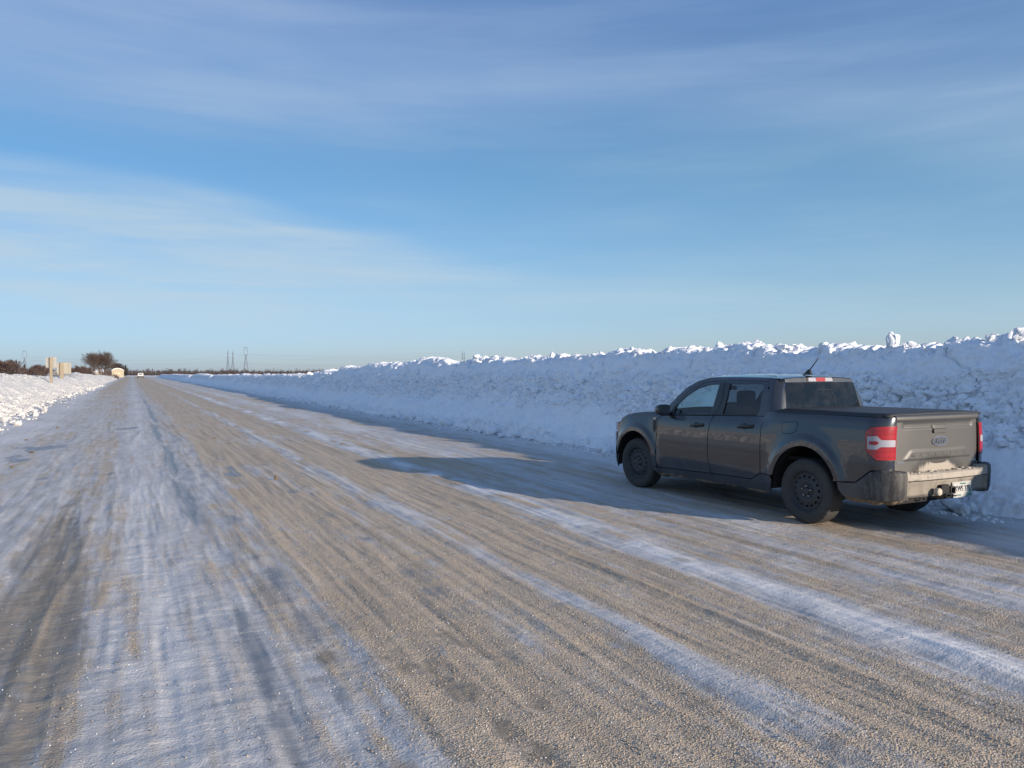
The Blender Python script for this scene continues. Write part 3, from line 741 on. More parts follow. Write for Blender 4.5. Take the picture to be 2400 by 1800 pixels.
def panel_bm(P, kind='L', off=0.0, grid=.03, th=.018, gap=.003, conv=True, fn=None, round_=0):
    if round_: P = rounded(P, round_)
    if conv: P = [(x2s(x, kind), z) for x, z in P]
    if gap: P = offset_poly(P, gap)
    bm = bmesh.new()
    vs = [bm.verts.new((p[0], 0, p[1])) for p in P]; bm.faces.new(vs)
    xs = [p[0] for p in P]; zs = [p[1] for p in P]
    for ax, lo, hi in ((0, min(xs), max(xs)), (2, min(zs), max(zs))):
        k = math.floor(lo / grid) + 1
        while k * grid < hi - 1e-6:
            co = [0, 0, 0]; co[ax] = k * grid; no = [0, 0, 0]; no[ax] = 1
            bmesh.ops.bisect_plane(bm, geom=bm.verts[:] + bm.edges[:] + bm.faces[:], dist=1e-6, plane_co=co, plane_no=no)
            k += 1
    f = fn or (lambda s, z, o: mapP(s, z, kind, o))
    bm.verts.ensure_lookup_table()
    be = [e for e in bm.edges if e.is_boundary]
    inner = {}
    src = {v: (v.co.x, v.co.z) for v in bm.verts}
    newf = []
    cache = {}
    def nv(v, o):
        if (v, o) not in cache: cache[(v, o)] = bm.verts.new(f(src[v][0], src[v][1], off - o))
        return cache[(v, o)]
    pos = {v: f(s_, z_, off) for v, (s_, z_) in src.items()}
    if th:
        for e in be:
            a, b = e.verts
            newf.append((nv(a, 1e-5), nv(b, 1e-5), nv(b, th), nv(a, th)))
    for v, p in pos.items(): v.co = p
    for q in newf:
        try: bm.faces.new(q)
        except ValueError: pass
    return bm
def build_panel(name, P, mat_, parent, side=1, smooth=True, flipn=False, **kw):
    bm = panel_bm(P, **kw)
    if side < 0:
        for v in bm.verts: v.co.y = -v.co.y
    # orient outward (away from the truck's long axis)
    bmesh.ops.recalc_face_normals(bm, faces=bm.faces)
    big = max(bm.faces, key=lambda f_: f_.calc_area())
    c = big.calc_center_median(); outv = Vector((0 if -0.8 < c.x < 3.4 else (c.x - 1.4) * .4, c.y, 0))
    if big.normal.dot(outv) < 0: bmesh.ops.reverse_faces(bm, faces=bm.faces)
    me = bpy.data.meshes.new(name); bm.to_mesh(me); bm.free()
    o = link(name, me, mat_, parent, smooth)
    if smooth: me.set_sharp_from_angle(angle=R(40))
    return o
def arc(cx, cz, rx, rz, a0, a1, n=18):
    return [(cx + rx * math.cos(R(a0 + (a1 - a0) * i / n)), cz + rz * math.sin(R(a0 + (a1 - a0) * i / n))) for i in range(n + 1)]
def box(bm, x0, x1, y0, y1, z0, z1, bev=0.0):
    r = bmesh.ops.create_cube(bm, size=1); vs = r['verts']
    for v in vs: v.co = Vector(((x0 + x1) / 2 + v.co.x * (x1 - x0), (y0 + y1) / 2 + v.co.y * (y1 - y0), (z0 + z1) / 2 + v.co.z * (z1 - z0)))
    if bev:
        es = list({e for v in vs for e in v.link_edges})
        bmesh.ops.bevel(bm, geom=es, offset=bev, segments=3 if bev > .03 else 2, affect='EDGES', profile=.6)
def box_obj(name, dims, mat_, parent, bev=.005):
    bm = bmesh.new(); box(bm, *dims, bev); return from_bm(name, bm, mat_, parent, auto=40)
def tube(bm, pts, r, n=8, r2=None, cap=True):
    pts = [Vector(p) for p in pts]; rings = []
    for i, p in enumerate(pts):
        d = (pts[min(i + 1, len(pts) - 1)] - pts[max(i - 1, 0)]).normalized()
        u = d.cross(Vector((0, 0, 1))); u = u if u.length > 1e-3 else Vector((1, 0, 0)); u.normalize(); v_ = d.cross(u)
        rr = r if r2 is None else r + (r2 - r) * i / (len(pts) - 1)
        rings.append([bm.verts.new(p + u * rr * math.cos(2 * math.pi * k / n) + v_ * rr * math.sin(2 * math.pi * k / n)) for k in range(n)])
    for a, b in zip(rings, rings[1:]):
        for k in range(n): bm.faces.new((a[k], a[(k + 1) % n], b[(k + 1) % n], b[k]))
    if cap:
        bm.faces.new(rings[0][::-1]); bm.faces.new(rings[-1])
def lathe(bm, prof, n=48, axis='y', c=(0, 0, 0)):
    """prof: (radius, offset along axis)"""
    rings = []
    for r, h in prof:
        ring = []
        for k in range(n):
            a = 2 * math.pi * k / n
            p = (r * math.cos(a), h, r * math.sin(a)) if axis == 'y' else (r * math.cos(a), r * math.sin(a), h) if axis == 'z' else (h, r * math.cos(a), r * math.sin(a))
            ring.append(bm.verts.new(Vector(p) + Vector(c)))
        rings.append(ring)
    for a, b in zip(rings, rings[1:]):
        for k in range(n): bm.faces.new((a[k], a[(k + 1) % n], b[(k + 1) % n], b[k]))
    return rings

fender_top = [(3.485, .954), (3.443, 1.003), (3.312, 1.056), (3.187, 1.085), (3.007, 1.108), (2.679, 1.132), (2.56, 1.138)]
for sd in (1, -1):
    # front fender with its wheel opening
    P = [(2.56, 1.138)] + fender_top[:-1][::-1] + [(3.52, .90), (3.56, .80), (3.55, .66), (3.52, .50)]
    P += arc(3.085, .362, .43, .47, 12, 150, 26)[1:] + [(2.672, .352), (2.575, .352), (2.597, .511), (2.615, .669), (2.608, .888), (2.585, 1.049), (2.545, 1.085)]
    fen = build_panel('front_fender', P, M_PAINT, truck, sd)
    build_panel('fender_vent', [(2.70, 1.035), (2.628, 1.047), (2.62, .887), (2.66, .833), (2.697, .897)], M_BLACK, fen, sd, off=.005, th=.006, round_=.012)
    # doors
    FD = [(2.57, .352), (1.517, .389), (1.57, .584), (1.571, .823), (1.551, .984), (1.526, 1.08), (1.515, 1.128), (2.36, 1.092), (2.54, 1.078), (2.58, 1.049), (2.604, .888), (2.612, .669), (2.594, .511)]
    RD = [(1.51, .389), (.817, .403), (.665, .488), (.664, .895), (.656, 1.09), (.648, 1.16), (.80, 1.158), (1.50, 1.129), (1.523, 1.08), (1.547, .984), (1.567, .823), (1.566, .584)]
    fd = build_panel('front_door', FD, M_PAINT, truck, sd); rd = build_panel('rear_door', RD, M_PAINT, truck, sd)
    # window frames
    FF = [(2.42, 1.095), (2.355, 1.165), (2.284, 1.29), (2.068, 1.45), (1.851, 1.543), (1.632, 1.569), (1.477, 1.574), (1.440, 1.424), (1.434, 1.292), (1.506, 1.132),
          (1.578, 1.134), (1.562, 1.30), (1.553, 1.42), (1.555, 1.534), (1.640, 1.534), (1.761, 1.522), (1.94, 1.478), (2.139, 1.364), (2.274, 1.250), (2.305, 1.170), (2.30, 1.103)]
    build_panel('window_frame', FF, M_PAINT, fd, sd, kind='G', gap=.001)
    RF = [(1.502, 1.132), (1.430, 1.292), (1.436, 1.424), (1.472, 1.574), (1.229, 1.577), (.738, 1.576), (.690, 1.381), (.677, 1.283), (.652, 1.165),
          (.80, 1.161), (.768, 1.20), (.762, 1.22), (.790, 1.50), (.800, 1.53), (.832, 1.547), (1.371, 1.541), (1.352, 1.40), (1.355, 1.28), (1.371, 1.141), (1.39, 1.133)]
    build_panel('window_frame', RF, M_PAINT, rd, sd, kind='G', gap=.001)
    # gloss black strips on the B pillar and window surrounds
    build_panel('pillar_trim', [(1.578, 1.134), (1.562, 1.30), (1.553, 1.42), (1.555, 1.545), (1.479, 1.553), (1.443, 1.424), (1.437, 1.292), (1.509, 1.132)], M_GLOSSB, fd, sd, kind='G', off=.003, th=.004, gap=0)
    build_panel('pillar_trim', [(1.500, 1.132), (1.428, 1.292), (1.434, 1.424), (1.468, 1.553), (1.371, 1.553), (1.352, 1.40), (1.355, 1.28), (1.371, 1.141)], M_GLOSSB, rd, sd, kind='G', off=.003, th=.004, gap=0)
    build_panel('belt_trim', [(2.36, 1.096), (1.515, 1.131), (1.515, 1.146), (2.30, 1.116)], M_BLACK, fd, sd, kind='G', off=.006, th=.01, gap=0)
    build_panel('belt_trim', [(1.507, 1.131), (.80, 1.160), (.80, 1.172), (1.507, 1.147)], M_BLACK, rd, sd, kind='G', off=.006, th=.01, gap=0)
    build_panel('sail_trim', [(2.42, 1.096), (2.30, 1.105), (2.300, 1.172), (2.272, 1.255), (2.34, 1.19)], M_BLACK, fd, sd, kind='G', off=.004, th=.006, gap=0)
    build_panel('window_glass', [(2.31, 1.10), (2.30, 1.18), (2.268, 1.255), (2.135, 1.37), (1.94, 1.485), (1.761, 1.53), (1.55, 1.54), (1.55, 1.12)], M_GLASS, fd, sd, kind='G', off=-.012, th=0, gap=0)
    build_panel('window_glass', [(1.375, 1.13), (1.35, 1.30), (1.366, 1.548), (.83, 1.553), (.785, 1.53), (.755, 1.20), (.80, 1.15)], M_PRIV, rd, sd, kind='G', off=-.012, th=0, gap=0)
    # black rubber line round the rear door glass
    # handles
    for dn, (x0, x1, z0, z1) in ((fd, (1.912, 1.652, .985, 1.002)), (rd, (1.048, .786, 1.022, 1.039))):
        bm = bmesh.new(); n = 10; rings = []
        for i in range(n + 1):
            t_ = i / n; x = x0 + (x1 - x0) * t_; zc = z0 + (z1 - z0) * t_
            yb = M3(x, zc, 'L').y; o_ = .004 + .036 * math.sin(math.pi * min(1, max(0, t_))) ** .35
            ring = [bm.verts.new((x, sd * (yb + o_ + dy_), zc + dz_)) for dy_, dz_ in ((-.018, -.020), (0, -.020), (.008, -.008), (.008, .010), (0, .020), (-.018, .020))]
            rings.append(ring)
        for a, b in zip(rings, rings[1:]):
            for k in range(6): bm.faces.new((a[k], a[(k + 1) % 6], b[(k + 1) % 6], b[k]))
        bm.faces.new(rings[0]); bm.faces.new(rings[-1][::-1])
        from_bm('door_handle', bm, M_GLOSSB, dn, smooth=True)
        xm = (x0 + x1) / 2 + .01; zm = (z0 + z1) / 2
        build_panel('handle_cup', [(xm + .055 * math.cos(a_ * math.pi / 8), zm + .038 * math.sin(a_ * math.pi / 8)) for a_ in range(16)], M_BLACK, dn, sd, off=.002, th=.003, gap=0)
    # sill under the doors
    P = [(2.672, .348), (2.575, .348), (1.517, .385), (.817, .399), (.663, .484), (.477, .487), (.455, .43)] + [(.50, .277), (.86, .287), (1.59, .265), (2.31, .266), (2.575, .275), (2.678, .31)]
    build_panel('side_sill', P, M_PAINT, truck, sd)
    # bed side / quarter panel
    P = [(.658, 1.165), (.655, 1.09), (.660, .895), (.660, .488), (.477, .490)] + arc(0, .362, .452, .505, 15, 157, 30) + [(-.400, .528), (-.654, .548), (-.83, .686), (-.965, .69), (-.965, 1.218), (-.93, 1.235), (-.354, 1.235), (.269, 1.226), (.60, 1.222)]
    bed = build_panel('bed_side', P, M_PAINT, truck, sd)
    build_panel('rail_cap', [(.45, 1.216), (.45, 1.243), (-.93, 1.250), (-.90, 1.226), (-.354, 1.226), (.269, 1.217)], M_BLACK, bed, sd, off=.004, th=.02, gap=0)
    if sd == 1:
        FDP = [(.338, 1.109), (.117, 1.128), (.126, 1.017), (.228, .987), (.332, .991)]
        build_panel('fuel_door_seam', offset_poly(FDP, -.005), M_DARK, bed, sd, off=.0012, th=.002, gap=0, round_=.03)
        build_panel('fuel_door', FDP, M_PAINT, bed, sd, off=.0025, th=.003, gap=0, round_=.03)
    # cab rear pillar
    P = [(.738, 1.574), (.690, 1.381), (.677, 1.283), (.652, 1.168), (.62, 1.18), (.535, 1.19), (.530, 1.245), (.530, 1.57), (.545, 1.60), (.62, 1.602), (.745, 1.60)]
    Ps = [(x2s(x, 'G'), z) for x, z in P]
    Ps = [(.738, 1.576), (.690, 1.381), (.677, 1.283), (.652, 1.168), (.60, 1.20), (.455, 1.20), (.385, 1.245), (.385, 1.575), (.42, 1.603), (.60, 1.604), (.745, 1.60)]
    cp = build_panel('rear_pillar', Ps, M_PAINT, truck, sd, kind='G', conv=False, gap=.002)
    build_panel('pillar_insert', [(.475, 1.258), (.392, 1.258), (.392, 1.56), (.470, 1.56)], M_PAINTR, cp, sd, kind='G', conv=False, off=.003, th=.004, gap=0, round_=.01)
    # roof side rail and A pillar
    out = [(2.60, 1.132), (2.442, 1.241), (2.309, 1.36), (2.153, 1.49), (1.99, 1.569), (1.824, 1.612), (1.699, 1.625), (1.2, 1.628), (.745, 1.622), (.60, 1.612)]
    inn = [(.60, 1.602), (.741, 1.602), (.741, 1.580), (1.229, 1.581), (1.632, 1.573), (1.853, 1.547), (2.071, 1.454), (2.287, 1.294), (2.358, 1.168), (2.42, 1.100)]
    build_panel('roof_rail', out + inn, M_PAINT, truck, sd, kind='G', gap=.0012)
    # tail lamp wrapping the corner
    TLs = [(-.766, 1.069), (-.815, 1.124), (-.90, 1.132)]
    P = [(x2s(a), b) for a, b in TLs] + [(-1.079, 1.138), (-1.079, .797)] + [(x2s(a), b) for a, b in ((-.90, .796), (-.874, .794), (-.79, .872))]
    tl = build_panel('tail_light', P, M_RED, truck, sd, conv=False, off=.010, th=.02, gap=0, grid=.02, round_=.012)
    a = x2s
    P = [(a(-.793), 1.029), (a(-.877), 1.039), (a(-.905), 1.00), (-1.065, .998), (-1.065, .930), (a(-.905), .930), (a(-.877), .902), (a(-.80), .902)]
    build_panel('reverse_lamp', P, M_WHITEP, tl, sd, conv=False, off=.013, th=.003, gap=0, grid=.02, round_=.008)
    P = [(a(-.813), .983), (a(-.875), .987), (a(-.893), .972), (a(-.875), .948), (a(-.815), .950)]
    build_panel('red_insert', P, M_REDIN, tl, sd, conv=False, off=.0155, th=.003, gap=0, grid=.02, round_=.006)
    build_panel('lamp_surround', offset_poly([(x2s(q), b) for q, b in TLs] + [(-1.079, 1.138), (-1.079, .797)] + [(x2s(q), b) for q, b in ((-.90, .796), (-.874, .794), (-.79, .872))], -.008), M_BLACK, tl, sd, conv=False, off=.003, th=.004, gap=0, grid=.02, round_=.012)
    # inner shell seen through the shut lines
    build_panel('inner_side', [(2.60, .38), (2.62, 1.09), (1.5, 1.12), (.60, 1.15), (.60, .50), (.80, .42)], M_DARK, truck, sd, off=-.022, th=0, gap=0, grid=.1)
    # wheel-house liners
    for cx, rx, rz in ((3.085, .46, .50), (0.0, .48, .53)):
        bm = bmesh.new(); A_ = []; B_ = []
        for i in range(25):
            an = R(-3 + 186 * i / 24); p = (cx + rx * math.cos(an), .362 + rz * math.sin(an))
            A_.append(bm.verts.new((p[0], sd * .885, p[1]))); B_.append(bm.verts.new((p[0], sd * .50, p[1])))
        for i in range(24): bm.faces.new((A_[i], A_[i + 1], B_[i + 1], B_[i]))
        bm.faces.new(B_)
        from_bm('wheel_liner', bm, M_DARK, truck)
    # front corner: bumper cover and head lamp
    s1 = x2s(3.53); se = float(_fs[-1])
    bc = build_panel('front_bumper', [(s1, .36), (s1 + .02, .50), (s1 + .05, .66), (s1 + .05, .78), (se, .78), (se, .36), (s1 + .3, .31), (s1 + .1, .31)], M_PAINT, truck, sd, conv=False, grid=.04)
    build_panel('lower_lip', [(s1 + .1, .25), (se, .25), (se, .31), (s1 + .1, .31)], M_BLACK, bc, sd, conv=False, grid=.05)
    build_panel('headlight', [(s1 + .03, .80), (s1 + .02, .90), (s1 + .0, .93), (s1 + .42, .92), (s1 + .42, .80)], M_WHITEP, truck, sd, conv=False, grid=.04, off=-.005)
    build_panel('grille', [(s1 + .43, .79), (s1 + .43, .92), (se, .92), (se, .79)], M_BLACK, truck, sd, conv=False, grid=.04, off=-.01)

# hood
n, mN = 26, 31
ft = np.array(fender_top[::-1]); T = np.linspace(0, 1, n); sx = np.interp(T, np.linspace(0, 1, len(ft)), ft[:, 0]); sz = np.interp(sx, ft[:, 0], ft[:, 1])
sx = np.concatenate([sx, [3.50, 3.51]]); sz = np.concatenate([sz, [.93, .905]])
Vf = np.linspace(-1, 1, mN); XX = np.zeros((len(sx), mN)); YY = XX.copy(); ZZ = XX.copy()
for i in range(len(sx)):
    wy = M3(float(sx[i]), float(sz[i]), 'L', fl=False).y - .003
    for j, v_ in enumerate(Vf):
        k = (sx[i] - 2.56) / (3.51 - 2.56); xf = 2.56 + .16 * (1 - v_ * v_) * (1 - k)
        XX[i, j] = 2.56 + (1 - k) * .14 * (1 - v_ * v_) + k * (.95 + .38 * (1 - abs(v_) ** 2.6)); YY[i, j] = wy * v_
        crease = .012 * math.exp(-((abs(v_) - .80) / .05) ** 2)
        ZZ[i, j] = sz[i] + .045 * (1 - v_ ** 2) * (1 - .3 * k) - crease * (1 - k)
hood = grid_mesh('hood', XX, YY, ZZ, M_PAINT, truck, flip=True)
# windscreen and roof
ol = [(2.60, 1.132), (2.442, 1.241), (2.309, 1.36), (2.153, 1.49), (1.99, 1.569)]
S_ = np.linspace(0, 1, 14); ol = np.array(ol); ax_ = np.interp(S_, np.linspace(0, 1, 5), ol[:, 0]); az_ = np.interp(S_, np.linspace(0, 1, 5), ol[:, 1])
def loft(name, xs_, zs_, bulge, crown, mat_, par, flip=True, ncol=25):
    Vf = np.linspace(-1, 1, ncol); X_ = np.zeros((len(xs_), ncol)); Y_ = X_.copy(); Z_ = X_.copy()
    for i, (x, z) in enumerate(zip(xs_, zs_)):
        w0 = float(hw(x, z, 'G')) - .002
        X_[i] = x + bulge[i] * (1 - Vf ** 2); Y_[i] = w0 * Vf; Z_[i] = z + crown[i] * (1 - np.abs(Vf) ** 2.4)
    return grid_mesh(name, X_, Y_, Z_, mat_, par, flip=flip)
loft('windscreen', ax_, az_, np.linspace(.20, .12, 14), np.linspace(.0, .035, 14), M_GLASS, truck)
rx_ = np.array([1.99, 1.90, 1.824, 1.75, 1.699, 1.5, 1.3, 1.1, .9, .75, .66, .60, .575]); rz_ = np.interp(rx_[::-1], [.575, .60, .745, 1.2, 1.699, 1.824, 1.99], [1.604, 1.612, 1.622, 1.628, 1.625, 1.612, 1.569])[::-1]
roof = loft('roof', rx_, rz_, np.interp(rx_, [.575, .75, 1.5, 1.99], [-.02, 0, .05, .12]), np.interp(rx_, [.575, .75, 1.2, 1.99], [.026, .032, .045, .038]), M_PAINT, truck)
for yy in (-.47, .47):      # pressed roof ribs
    box_obj('roof_rib', (.80, 1.62, yy - .010, yy + .010, 1.628, 1.646), M_PAINT, roof, .006)
# rear header, rear window
def rearx(z): return .53 - .03 + .075 * (z - 1.26) / .3
def rear_fn(s, z, o):     # s = y ; surface facing backwards
    return Vector((rearx(z) - o - .012 * (1 - (s / .65) ** 2), s, z))
def rpanel(name, P, mat_, parent, off=0.0, th=.012, gap=0.0, fn=rear_fn, grid=.05, round_=0):
    bm = panel_bm(P, off=off, th=th, gap=gap, conv=False, fn=fn, grid=grid, round_=round_)
    bmesh.ops.recalc_face_normals(bm, faces=bm.faces)
    big = max(bm.faces, key=lambda f_: f_.calc_area())
    if big.normal.x > 0: bmesh.ops.reverse_faces(bm, faces=bm.faces)
    me = bpy.data.meshes.new(name); bm.to_mesh(me); bm.free()
    o = link(name, me, mat_, parent, True); me.set_sharp_from_angle(angle=R(40)); return o
hd = rpanel('rear_header', [(-.59, 1.566), (.59, 1.566), (.585, 1.604), (.4, 1.622), (.2, 1.631), (0, 1.634), (-.2, 1.631), (-.4, 1.622), (-.585, 1.604)], M_PAINTR, roof, th=.06)
wg = rpanel('rear_window', [(-.655, 1.235), (.655, 1.235), (.60, 1.567), (-.60, 1.567)], M_REARG, truck, off=.004, th=.01, round_=.03)
rpanel('window_border', [(-.66, 1.225), (.66, 1.225), (.657, 1.262), (-.657, 1.262)], M_GLOSSB, wg, off=.006, th=.004)
for q in ([(-.20, 1.262), (-.188, 1.262), (-.158, 1.47), (-.170, 1.47)], [(-.170, 1.47), (.075, 1.474), (.075, 1.481), (-.172, 1.478)]):
    rpanel('slider_frame', q, M_GLOSSB, wg, off=.008, th=.004)
br = rpanel('brake_light', [(-.215, 1.577), (.215, 1.577), (.205, 1.622), (-.205, 1.622)], M_WHITEP, roof, off=.014, th=.02, round_=.012)
rpanel('red_lens', [(-.075, 1.578), (.075, 1.578), (.085, 1.621), (-.085, 1.621)], M_REDIN, br, off=.017, th=.004)
rpanel('lamp_surround', [(-.232, 1.570), (.232, 1.570), (.222, 1.628), (-.222, 1.628)], M_BLACK, br, off=.006, th=.012, round_=.012)
# antenna
bm = bmesh.new()
b0 = [(.78, .06), (.78, .04), (.60, .022), (.585, .05), (.60, .078)]
xa, ya = .70, .07
vb = [bm.verts.new((xa + dx_, ya + dy_, 1.655)) for dx_, dy_ in ((.075, 0), (.0, .028), (-.07, .024), (-.08, 0), (-.07, -.024), (.0, -.028))]
vt = [bm.verts.new((xa - .02 + dx_, ya + dy_, 1.725)) for dx_, dy_ in ((.012, 0), (0, .009), (-.02, .009), (-.026, 0), (-.02, -.009), (0, -.009))]
for k in range(6): bm.faces.new((vb[k], vb[(k + 1) % 6], vt[(k + 1) % 6], vt[k]))
bm.faces.new(vt)
ant = from_bm('antenna', bm, M_BLACK, roof)
bm = bmesh.new(); tube(bm, [(xa - .035, ya, 1.715), (xa - .155, ya - .02, 1.865)], .0075, 8, .006); from_bm('antenna_mast', bm, M_BLACK, ant, smooth=True)

# bed cover
bm = bmesh.new()
xs_ = np.linspace(.47, -.94, 24); ysr = np.linspace(-.785, .785, 13)
X_, Y_ = np.meshgrid(ysr, xs_); 
zc = np.interp(Y_, [-.94, -.9, .47], [1.252, 1.262, 1.262]) + .006 * np.cos(X_ / .785 * 1.4) + .004 * fbm(Y_ * 2, X_ * 2, 2, 5) - .010 * ss(.72, .785, np.abs(X_))
cov = grid_mesh('bed_cover', Y_, X_, zc, M_COVER, truck, flip=False)
sol = cov.modifiers.new('thickness', 'SOLIDIFY'); sol.thickness = .022; sol.offset = -1
# tailgate: relief over the rear face
def trap(y, z):
    t = (z - .783) / (.872 - .783); half = .59 + (.50 - .59) * np.clip(t, 0, 1)
    return ss(0, .07, half - np.abs(y)) * ss(.776, .792, z) * ss(.890, .866, z)
ys_t = np.linspace(-.688, .688, 120); zs_t = np.concatenate([np.linspace(.632, 1.19, 62), np.linspace(1.198, 1.246, 8)])
Yt, Zt = np.meshgrid(ys_t, zs_t)
rel = .016 * ss(1.178, 1.196, Zt) - .012 * ss(1.098, 1.115, Zt) * (1 - ss(1.15, 1.18, Zt)) * ss(.60, .55, np.abs(Yt)) 
rel = rel + .008 * trap(Yt, Zt) + .010 * ss(.785, .775, Zt) * ss(.0, .01, .62 - np.abs(Yt)) * 0
rel += .010 * (Zt - .62) - .022 * (np.abs(Yt) / .69) ** 4 - .05 * ss(1.215, 1.262, Zt) ** 2 * 1.2
def tgx(y, z):
    y = np.asarray(y, float); z = np.asarray(z, float)
    r = .016 * ss(1.178, 1.196, z) - .012 * ss(1.098, 1.115, z) * (1 - ss(1.15, 1.18, z)) * ss(.60, .55, np.abs(y)) + .008 * trap(y, z) + .010 * (z - .62) - .022 * (np.abs(y) / .69) ** 4
    return -.968 - r
def tail_mat():
    m, t, b = mat('dusty_tailgate')
    g = t.n('ShaderNodeTexCoord').outputs['Object']
    s = t.n('ShaderNodeSeparateXYZ'); t.t.links.new(g, s.inputs[0]); y, z = s.outputs[1], s.outputs[2]
    n = t.noise(g, 5, 6, .65); nf = t.noise(g, 60, 4, .7); nv = t.noise(t.mapv(g, (1, 1, .18)), 26, 4, .6)
    film = t.mix(n, (.060, .059, .056), (.084, .082, .078))
    film = t.mix(t.math('MULTIPLY', t.step(nf, .45, .75), .25), film, (.050, .046, .040))
    # caked splash low in the middle
    ey = t.math('DIVIDE', t.math('ADD', y, -.02), .34); ez = t.math('DIVIDE', t.math('SUBTRACT', z, .60), .165)
    rr = t.math('SQRT', t.math('ADD', t.math('MULTIPLY', ey, ey), t.math('MULTIPLY', ez, ez)))
    rr = t.math('ADD', rr, t.math('ADD', t.math('MULTIPLY', t.math('SUBTRACT', nv, .5), .55), t.math('MULTIPLY', t.math('SUBTRACT', nf, .5), .2)))
    cake = t.math('SUBTRACT', 1.0, t.step(rr, .84, 1.12))
    ring = t.math('MULTIPLY', t.step(rr, .95, 1.10), t.math('SUBTRACT', 1.0, t.step(rr, 1.15, 1.5)))
    c = t.mix(t.math('MULTIPLY', ring, .75), film, (.028, .026, .023))
    c = t.mix(cake, c, t.mix(nf, (.26, .235, .195), (.38, .345, .295)))
    # wiped dark patch above it
    e2 = t.math('ADD', t.math('POWER', t.math('ABSOLUTE', t.math('DIVIDE', t.math('ADD', y, -.01), .15)), 2.5), t.math('POWER', t.math('ABSOLUTE', t.math('DIVIDE', t.math('SUBTRACT', z, .762), .034)), 2.0))
    e2 = t.math('ADD', e2, t.math('MULTIPLY', t.math('SUBTRACT', nf, .5), .5))
    c = t.mix(t.math('SUBTRACT', 1.0, t.step(e2, .8, 1.1)), c, (.040, .037, .033))
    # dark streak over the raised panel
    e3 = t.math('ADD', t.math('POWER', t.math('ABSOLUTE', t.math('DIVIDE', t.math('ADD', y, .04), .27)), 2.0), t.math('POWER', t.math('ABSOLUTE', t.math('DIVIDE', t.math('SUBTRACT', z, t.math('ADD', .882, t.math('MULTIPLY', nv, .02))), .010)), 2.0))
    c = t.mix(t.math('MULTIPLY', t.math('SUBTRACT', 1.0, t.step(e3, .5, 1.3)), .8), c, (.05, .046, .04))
    t.t.links.new(c, b.inputs['Base Color']); b.inputs['Roughness'].default_value = .5; b.inputs['Metallic'].default_value = .15
    b.inputs['Coat Weight'].default_value = .25; b.inputs['Coat Roughness'].default_value = .3
    bp = t.n('ShaderNodeBump', ins={'Strength': .2, 'Distance': .003, 'Height': t.math('ADD', nf, t.math('MULTIPLY', cake, 1.5))}); t.t.links.new(bp.outputs[0], b.inputs['Normal'])
    return m
M_TAIL = tail_mat()
tg = grid_mesh('tailgate', -.968 - rel, Yt, Zt, M_TAIL, truck, flip=True)
ms = tg.modifiers.new('thickness', 'SOLIDIFY'); ms.thickness = .03; ms.offset = -1
tg_in = box_obj('tailgate_inner', (-.93, -.90, -.70, .70, .60, 1.22), M_DARK, tg, 0)
def tfn(s, z, o): return Vector((float(tgx(s, z)) - o, s, z))
def tpanel(*a_, **k): return rpanel(*a_, fn=tfn, **k)
hb = tpanel('latch_handle', rounded([(-.125, 1.048), (.125, 1.048), (.128, 1.139), (-.128, 1.139)], .02), M_BLACK, tg, off=.002, th=.003)
tpanel('latch_pull', rounded([(-.118, 1.053), (.118, 1.053), (.118, 1.092), (-.118, 1.092)], .018), M_TAIL, hb, off=.020, th=.018)
tpanel('latch_cover', rounded([(-.118, 1.098), (.118, 1.098), (.122, 1.134), (-.122, 1.134)], .010), M_TAIL, hb, off=.014, th=.008)
el_ = lambda ry, rz, n=40: [(ry * math.cos(2 * math.pi * k / n), .965 + rz * math.sin(2 * math.pi * k / n)) for k in range(n)]
em = tpanel('oval_emblem', el_(.128, .051), M_CHROME, tg, off=.011, th=.010)
M_NAVY = simple('dusty_blue_emblem', (.040, .045, .055), .5, metal=0.0, var=.3, vscale=40)
tpanel('emblem_field', el_(.114, .040), M_NAVY, em, off=.0125, th=.002)

def text_mesh(txt, size, extr, shear=0.0, spacing=1.0, bold=0.0):
    cu = bpy.data.curves.new('t', 'FONT'); cu.body = txt; cu.size = size; cu.extrude = extr; cu.align_x = 'CENTER'; cu.align_y = 'CENTER'; cu.shear = shear
    cu.space_character = spacing; cu.offset = bold
    o = bpy.data.objects.new('t', cu); COL.objects.link(o)
    dg = bpy.context.evaluated_depsgraph_get(); me = bpy.data.meshes.new_from_object(o.evaluated_get(dg))
    bpy.data.objects.remove(o); bpy.data.curves.remove(cu)
    return me
def put_text(name, txt, size, extr, loc, face, mat_, parent, sx=1.0, **kw):
    """face 'back' = read from behind, 'left' = read from the left side"""
    me = text_mesh(txt, size, extr, **kw)
    for v in me.vertices:
        x, y, z = v.co; x *= sx
        if face == 'back': v.co = (loc[0] - z, loc[1] - x, loc[2] + y)
        elif face == 'front': v.co = (loc[0] + z, loc[1] + x, loc[2] + y)
        else: v.co = (loc[0] - x, loc[1] + z, loc[2] + y)
    me.name = name
    me.flip_normals() if face == 'left' else None
    return link(name, me, mat_, parent)
put_text('emblem_script', 'Ford', .066, .0016, (-.984 - .006, 0, .966), 'back', M_CHROME, em, sx=1.25, shear=.35)
lx = float(tgx(.1, .83))
for k, ch in enumerate('MAVERICK'):
    y = .425 - k * .122
    if ch in 'MAVECK' or ch == 'I':
        put_text('raised_letter', ch, .052, .0016, (float(tgx(y, .826)) - .0008, y, .828), 'back', M_TAIL, tg, sx=1.5, bold=.001)
    else:
        put_text('raised_letter', ch, .052, .0006, (float(tgx(y, .826)) - .001, y, .828), 'back', M_TAIL, tg, sx=1.5, bold=.001)
put_text('badge', 'AWD', .030, .002, (float(tgx(-.6, .735)) - .002, -.598, .733), 'back', M_CHROME, tg, sx=1.5, bold=.0008)
